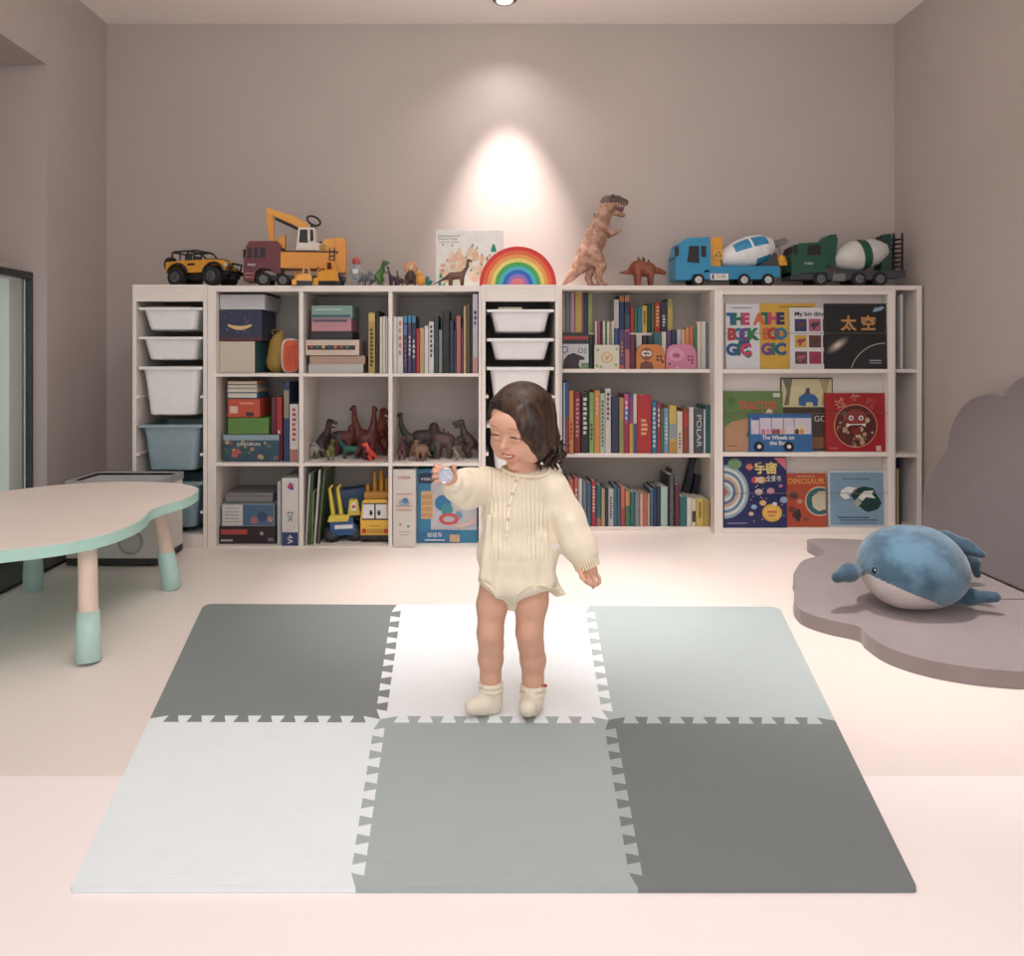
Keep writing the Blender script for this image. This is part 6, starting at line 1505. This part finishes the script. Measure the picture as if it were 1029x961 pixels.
    R.chain([(P(553,491,.008), .047), (P(569,522,.012), .0445), (P(581,547,-.006), .040), (P(586,556,-.014), .036)], k=.02)
    R.chain([(P(587,559,-.016), .0300), (P(588,562,-.018), .027)], k=.004)
    # drape folds
    for (x0,y0,x1,y1,dy,r) in ((492,520,486,580,-.062,.010),(505,555,500,596,-.070,.010),(530,560,536,590,-.072,.010),(548,540,552,585,-.058,.011),(560,515,573,548,-.035,.010),(575,525,584,548,-.044,.008),(466,476,470,500,-.085,.009),(476,480,480,500,-.045,.009)):
        R.cap(P(x0,y0,dy+.007), P(x1,y1,dy+.007), r*.7, r*.9, .022)
    # leg openings: hollow below the diagonal hems
    R.chain([(P(488,603,-.01), .043), (P(482,627,-.01), .056)], k=.006, neg=True)
    R.chain([(P(538,605,-.025), .045), (P(541,632,-.02), .055)], k=.006, neg=True); R.chain([(P(553,586,.012), .022), (P(560,594,.0), .012), (P(568,597,-.006), .003)], k=.010)
    # neckline and cuffs
    R.ell(P(528.5,457,.0), (.056,.060,.044), k=.006, neg=True)
    knit = M((240,228,204), .85, var=.03, scale=30, sheen=.3).copy(); nt = knit.node_tree; p = nt.nodes['Principled BSDF']
    tc = nt.nodes.new('ShaderNodeTexCoord'); sp = nt.nodes.new('ShaderNodeSeparateXYZ'); nt.links.new(tc.outputs['Object'], sp.inputs['Vector'])
    wv = nt.nodes.new('ShaderNodeTexWave'); wv.inputs['Scale'].default_value = 30; wv.bands_direction = 'X'; wv.inputs['Distortion'].default_value = 1.0; wv.inputs['Detail Scale'].default_value = .4
    nt.links.new(tc.outputs['Object'], wv.inputs['Vector'])
    mr = nt.nodes.new('ShaderNodeMapRange'); nt.links.new(sp.outputs['Z'], mr.inputs['Value']); mr.inputs[1].default_value = .395; mr.inputs[2].default_value = .41; mr.inputs[3].default_value = .03; mr.inputs[4].default_value = 1.0
    ax = nt.nodes.new('ShaderNodeMath'); ax.operation = 'ABSOLUTE'; sb = nt.nodes.new('ShaderNodeMath'); sb.operation = 'SUBTRACT'; sb.inputs[1].default_value = .020; nt.links.new(sp.outputs['X'], sb.inputs[0]); nt.links.new(sb.outputs[0], ax.inputs[0])
    mx = nt.nodes.new('ShaderNodeMapRange'); nt.links.new(ax.outputs[0], mx.inputs['Value']); mx.inputs[1].default_value = .066; mx.inputs[2].default_value = .078; mx.inputs[3].default_value = 1; mx.inputs[4].default_value = .03
    mu = nt.nodes.new('ShaderNodeMath'); mu.operation = 'MULTIPLY'; nt.links.new(mr.outputs[0], mu.inputs[0]); nt.links.new(mx.outputs[0], mu.inputs[1])
    m2 = nt.nodes.new('ShaderNodeMath'); m2.operation = 'MULTIPLY'; nt.links.new(mu.outputs[0], m2.inputs[0]); nt.links.new(wv.outputs['Fac'], m2.inputs[1])
    b = nt.nodes.new('ShaderNodeBump'); b.inputs['Strength'].default_value = .8; b.inputs['Distance'].default_value = .0032; nt.links.new(m2.outputs[0], b.inputs['Height']); nt.links.new(b.outputs['Normal'], p.inputs['Normal'])
    rom = R.build('romper', knit, t, org=org)
    # surface finder for sewn-on details
    bvh = BVHTree.FromPolygons([v.co[:] for v in rom.data.vertices], [tuple(q.vertices) for q in rom.data.polygons])
    def on(px, py, lift=.0):
        o = Vector((0,0,EYE))-org; d = (W(px,py,1.0)-Vector((0,0,EYE))).normalized()
        h = bvh.ray_cast(o, d)
        if h[0] is None: return None
        return h[0]-d*lift
    kn = M((236,222,194), .85, var=.04)
    pl = [on(x, y, .0006) for x, y in ((520.5,480),(518,487),(515.5,495),(513,504),(511.5,513),(510.5,522),(509.8,531),(509,540))]
    pl = [q for q in pl if q]
    if len(pl) > 3: MB().tube([tuple(q) for q in pl], .0050, M((244,234,212), .85, var=.04), 8).build('placket', rom)
    for x, y in ((519,484),(515,496.5),(512,509),(510.6,522),(509.5,535)):
        q = on(x, y, .004)
        if q: MB().tube([tuple(q+Vector((0,.002,0))), tuple(q-Vector((0,.0015,0)))], [.0046,.0042], M((206,184,146), .4), 12).build('button', rom)
    # collar band following the neckline
    cc = []
    for i in range(44):
        a = 2*PI*i/44; c0 = P(528.5,466,.0); f = max(0, -math.sin(a))
        v = Vector((math.cos(a)*.060, math.sin(a)*.050, -.017*f**1.2+.008*max(0, math.sin(a))))
        if math.cos(a) > 0: v.z -= .010*math.cos(a)
        q = c0+v-org; h = bvh.find_nearest(q); cc.append(tuple(h[0]*.8+q*.2))
    MB().tube(cc, .0050, kn, 8, closed=True).build('collar', rom)
    # hem frills
    def frill(pts, r):
        out = []
        for x, y, dy in pts: h = bvh.find_nearest(P(x,y,dy)-org); out.append(tuple(h[0]))
        MB().tube(out, r, kn, 8).build('hem', rom)
    frill([(478,583,-.03),(484,589,-.06),(491,594,-.075),(498,600,-.07),(505,607,-.06),(511,611,-.045)], .004)
    frill([(517,604,-.05),(522,596,-.075),(531,590,-.085),(543,588,-.075),(553,590,-.055),(562,595,-.02)], .004)
    # cuff ribs
    def ribs(c0, c1, r, n, mat):
        ax_ = (c1-c0).normalized(); u = ax_.cross(Vector((0,1,0))).normalized(); v = ax_.cross(u); g = MB()
        for i in range(n):
            a = 2*PI*i/n; d = (u*math.cos(a)+v*math.sin(a))*r; g.tube([tuple(c0+d-org), tuple(c1+d*.95-org)], .0028, mat, 6)
        return g
    ribs(P(585.8,557,-.015), P(590.8,570.5,-.020), .0305, 28, kn).build('cuff', rom)
    # side label
    q = on(558, 549, .002)
    if q: MB().box(-.006,.006,-.001,.001,-.008,.008,M((222,220,220), .5)).build('side_label', rom, loc=q+Vector((0,-.002,0)), rot=(0,.6,0))
    # ---- socks
    sk = M((236,226,206), .9, var=.04, bump=.5, bscale=500)
    for nm, ch in (('sock', [(P(493.5,688,.006), .0262), (P(494,697,.006), .0255), (P(494,706,.008), .0265), (P(484,708,-.012), .0235), (P(474.5,710.5,-.026), .0185)]),
                   ('sock', [(P(535.5,691,.016), .0285), (P(535.5,698,.018), .0272), (P(535,704,.012), .0275), (P(533,708,-.012), .0255), (P(530.5,711.5,-.040), .0205)])):
        Q = SDF(.0018, .008); Q.chain(ch)
        a = ch[0][0]; 
        for i in range(2): 
            for w_ in range(14):
                th = 2*PI*w_/14; r = ch[0][1]*.96; zc_ = a.z+.002-i*.013; Q.ell((a.x+r*math.cos(th), a.y+r*math.sin(th), zc_), (.007,.007,.0045), k=.004)
        # flat sole
        Q.p.append(('e', np.array((a.x-.02, a.y-.02, MT-.048)), np.array((.3,.3,.0485)), None, None, .004, True))
        Q.build(nm, sk, t, org=org)
    b0 = P(546,690,.0)-org
    MB().ell(tuple(b0+Vector((.004,0,.002))), (.006,.003,.004), M((200,40,50), .6), 10, 6).ell(tuple(b0+Vector((-.004,0,0))), (.006,.003,.004), M((200,40,50), .6), 10, 6).ell(tuple(b0), (.0025,.004,.0025), M((240,230,230), .6), 8, 6).build('sock_bow', t)
    # ---- the disc in the hand
    o = T('silver_disc', 'small round silver disc held in the toddler\'s raised hand', 'disc', dc)
    rr = 7.9*.00226; g = MB()
    g.tube([(0,.005,0),(0,.004,0),(0,-.004,0),(0,-.005,0)], [rr*.95, rr, rr, rr*.95], M((190,190,194), .25, .9), 32); g.build('case', o)
    g = MB(); g.tube([(rr*.93*math.cos(2*PI*i/32), -.005, rr*.93*math.sin(2*PI*i/32)) for i in range(32)], .0012, M((226,226,230), .2, .9), 6, closed=True); g.build('rim', o)
    g = MB(); g.tube([(0,-.0052,0),(0,-.0058,0)], [rr*.80, rr*.78], M((176,180,196), .15, .5), 28); g.build('face', o)
    g = MB(); g.poly([(0,.001),(rr*.75,-rr*.1),(rr*.62,-rr*.45)], -.0060, WHT); g.poly([(0,.001),(-rr*.1,rr*.5),(rr*.1,rr*.5)], -.0060, M((210,212,222),.3)); g.build('face_marking', o)
toddler()
# ================================================================ camera and light
cam = bpy.data.cameras.new('camera'); co = bpy.data.objects.new('camera', cam); C.objects.link(co)
co.location = (0,0,EYE); co.rotation_euler = (PI/2,0,0)
cam.sensor_width = 36; cam.lens = F/1029*36; cam.sensor_fit = 'HORIZONTAL'
cam.shift_x = (514.5-CX)/1029; cam.shift_y = -(480.5-HY)/1029; cam.clip_start = .05
bpy.context.scene.camera = co
def lamp(name, kind, loc, energy, col=(1,1,1), rot=(0,0,0), **kw):
    l = bpy.data.lights.new(name, kind); l.energy = energy; l.color = col
    for k, v in kw.items(): setattr(l, k, v)
    o = bpy.data.objects.new(name, l); C.objects.link(o); o.location = loc; o.rotation_euler = rot; return o
def aim(o, t): o.rotation_euler = (Vector(t)-o.location).to_track_quat('-Z', 'Y').to_euler()
warm = (1,.955,.93); soft = (1,.985,.985)
o = lamp('wall_wash_lamp', 'SPOT', (LX, LY-.06, CEIL-.03), 17, (1,.92,.88), spot_size=math.radians(120), spot_blend=1, shadow_soft_size=.03); aim(o, (LX+.02, LY+.10, 1.2))
o = lamp('wall_wash_lamp', 'SPOT', (LX+.02, LY-.10, CEIL-.03), 235, (1,.87,.83), spot_size=math.radians(46), spot_blend=1, shadow_soft_size=.03); aim(o, (LX+.03, WALL, 1.12))
o = lamp('overhead_fill', 'AREA', (.15, 1.2, CEIL-.03), 18, soft, size=1.1, shape='DISK')  # unseen area light added overhead to brighten the foreground
o = lamp('overhead_fill', 'AREA', (.2, -.6, CEIL-.03), 24, soft, size=1.2, shape='DISK')  # another added fill light, unseen behind the camera
o = lamp('ceiling_fill', 'AREA', (.1, 2.1, 2.35), 16, warm, rot=(math.radians(180-25),0,0), size=2.2, size_y=.3, shape='RECTANGLE')  # added light shining upward to brighten the ceiling, no fixture behind it
o = lamp('floor_spot', 'SPOT', (0, 2.72, CEIL-.05), 190, warm, spot_size=math.radians(43), spot_blend=1, shadow_soft_size=.06); aim(o, (.05, 2.84, 0))  # ceiling spotlight out of view, shining down on the floor
o = lamp('floor_spot', 'SPOT', (1.1, 2.2, CEIL-.05), 190, warm, spot_size=math.radians(62), spot_blend=1, shadow_soft_size=.05); aim(o, (1.4, 2.65, 0))  # second ceiling spotlight out of view, over the cushion side
wd = bpy.data.worlds.new('world'); bpy.context.scene.world = wd; wd.use_nodes = True
bg = wd.node_tree.nodes['Background']; bg.inputs[0].default_value = (.98,.985,1,1); bg.inputs[1].default_value = 1.30
vs = bpy.context.scene.view_settings; vs.view_transform = 'Standard'; vs.look = 'None'; vs.gamma = 1; vs.exposure = 0; vs.use_curve_mapping = False
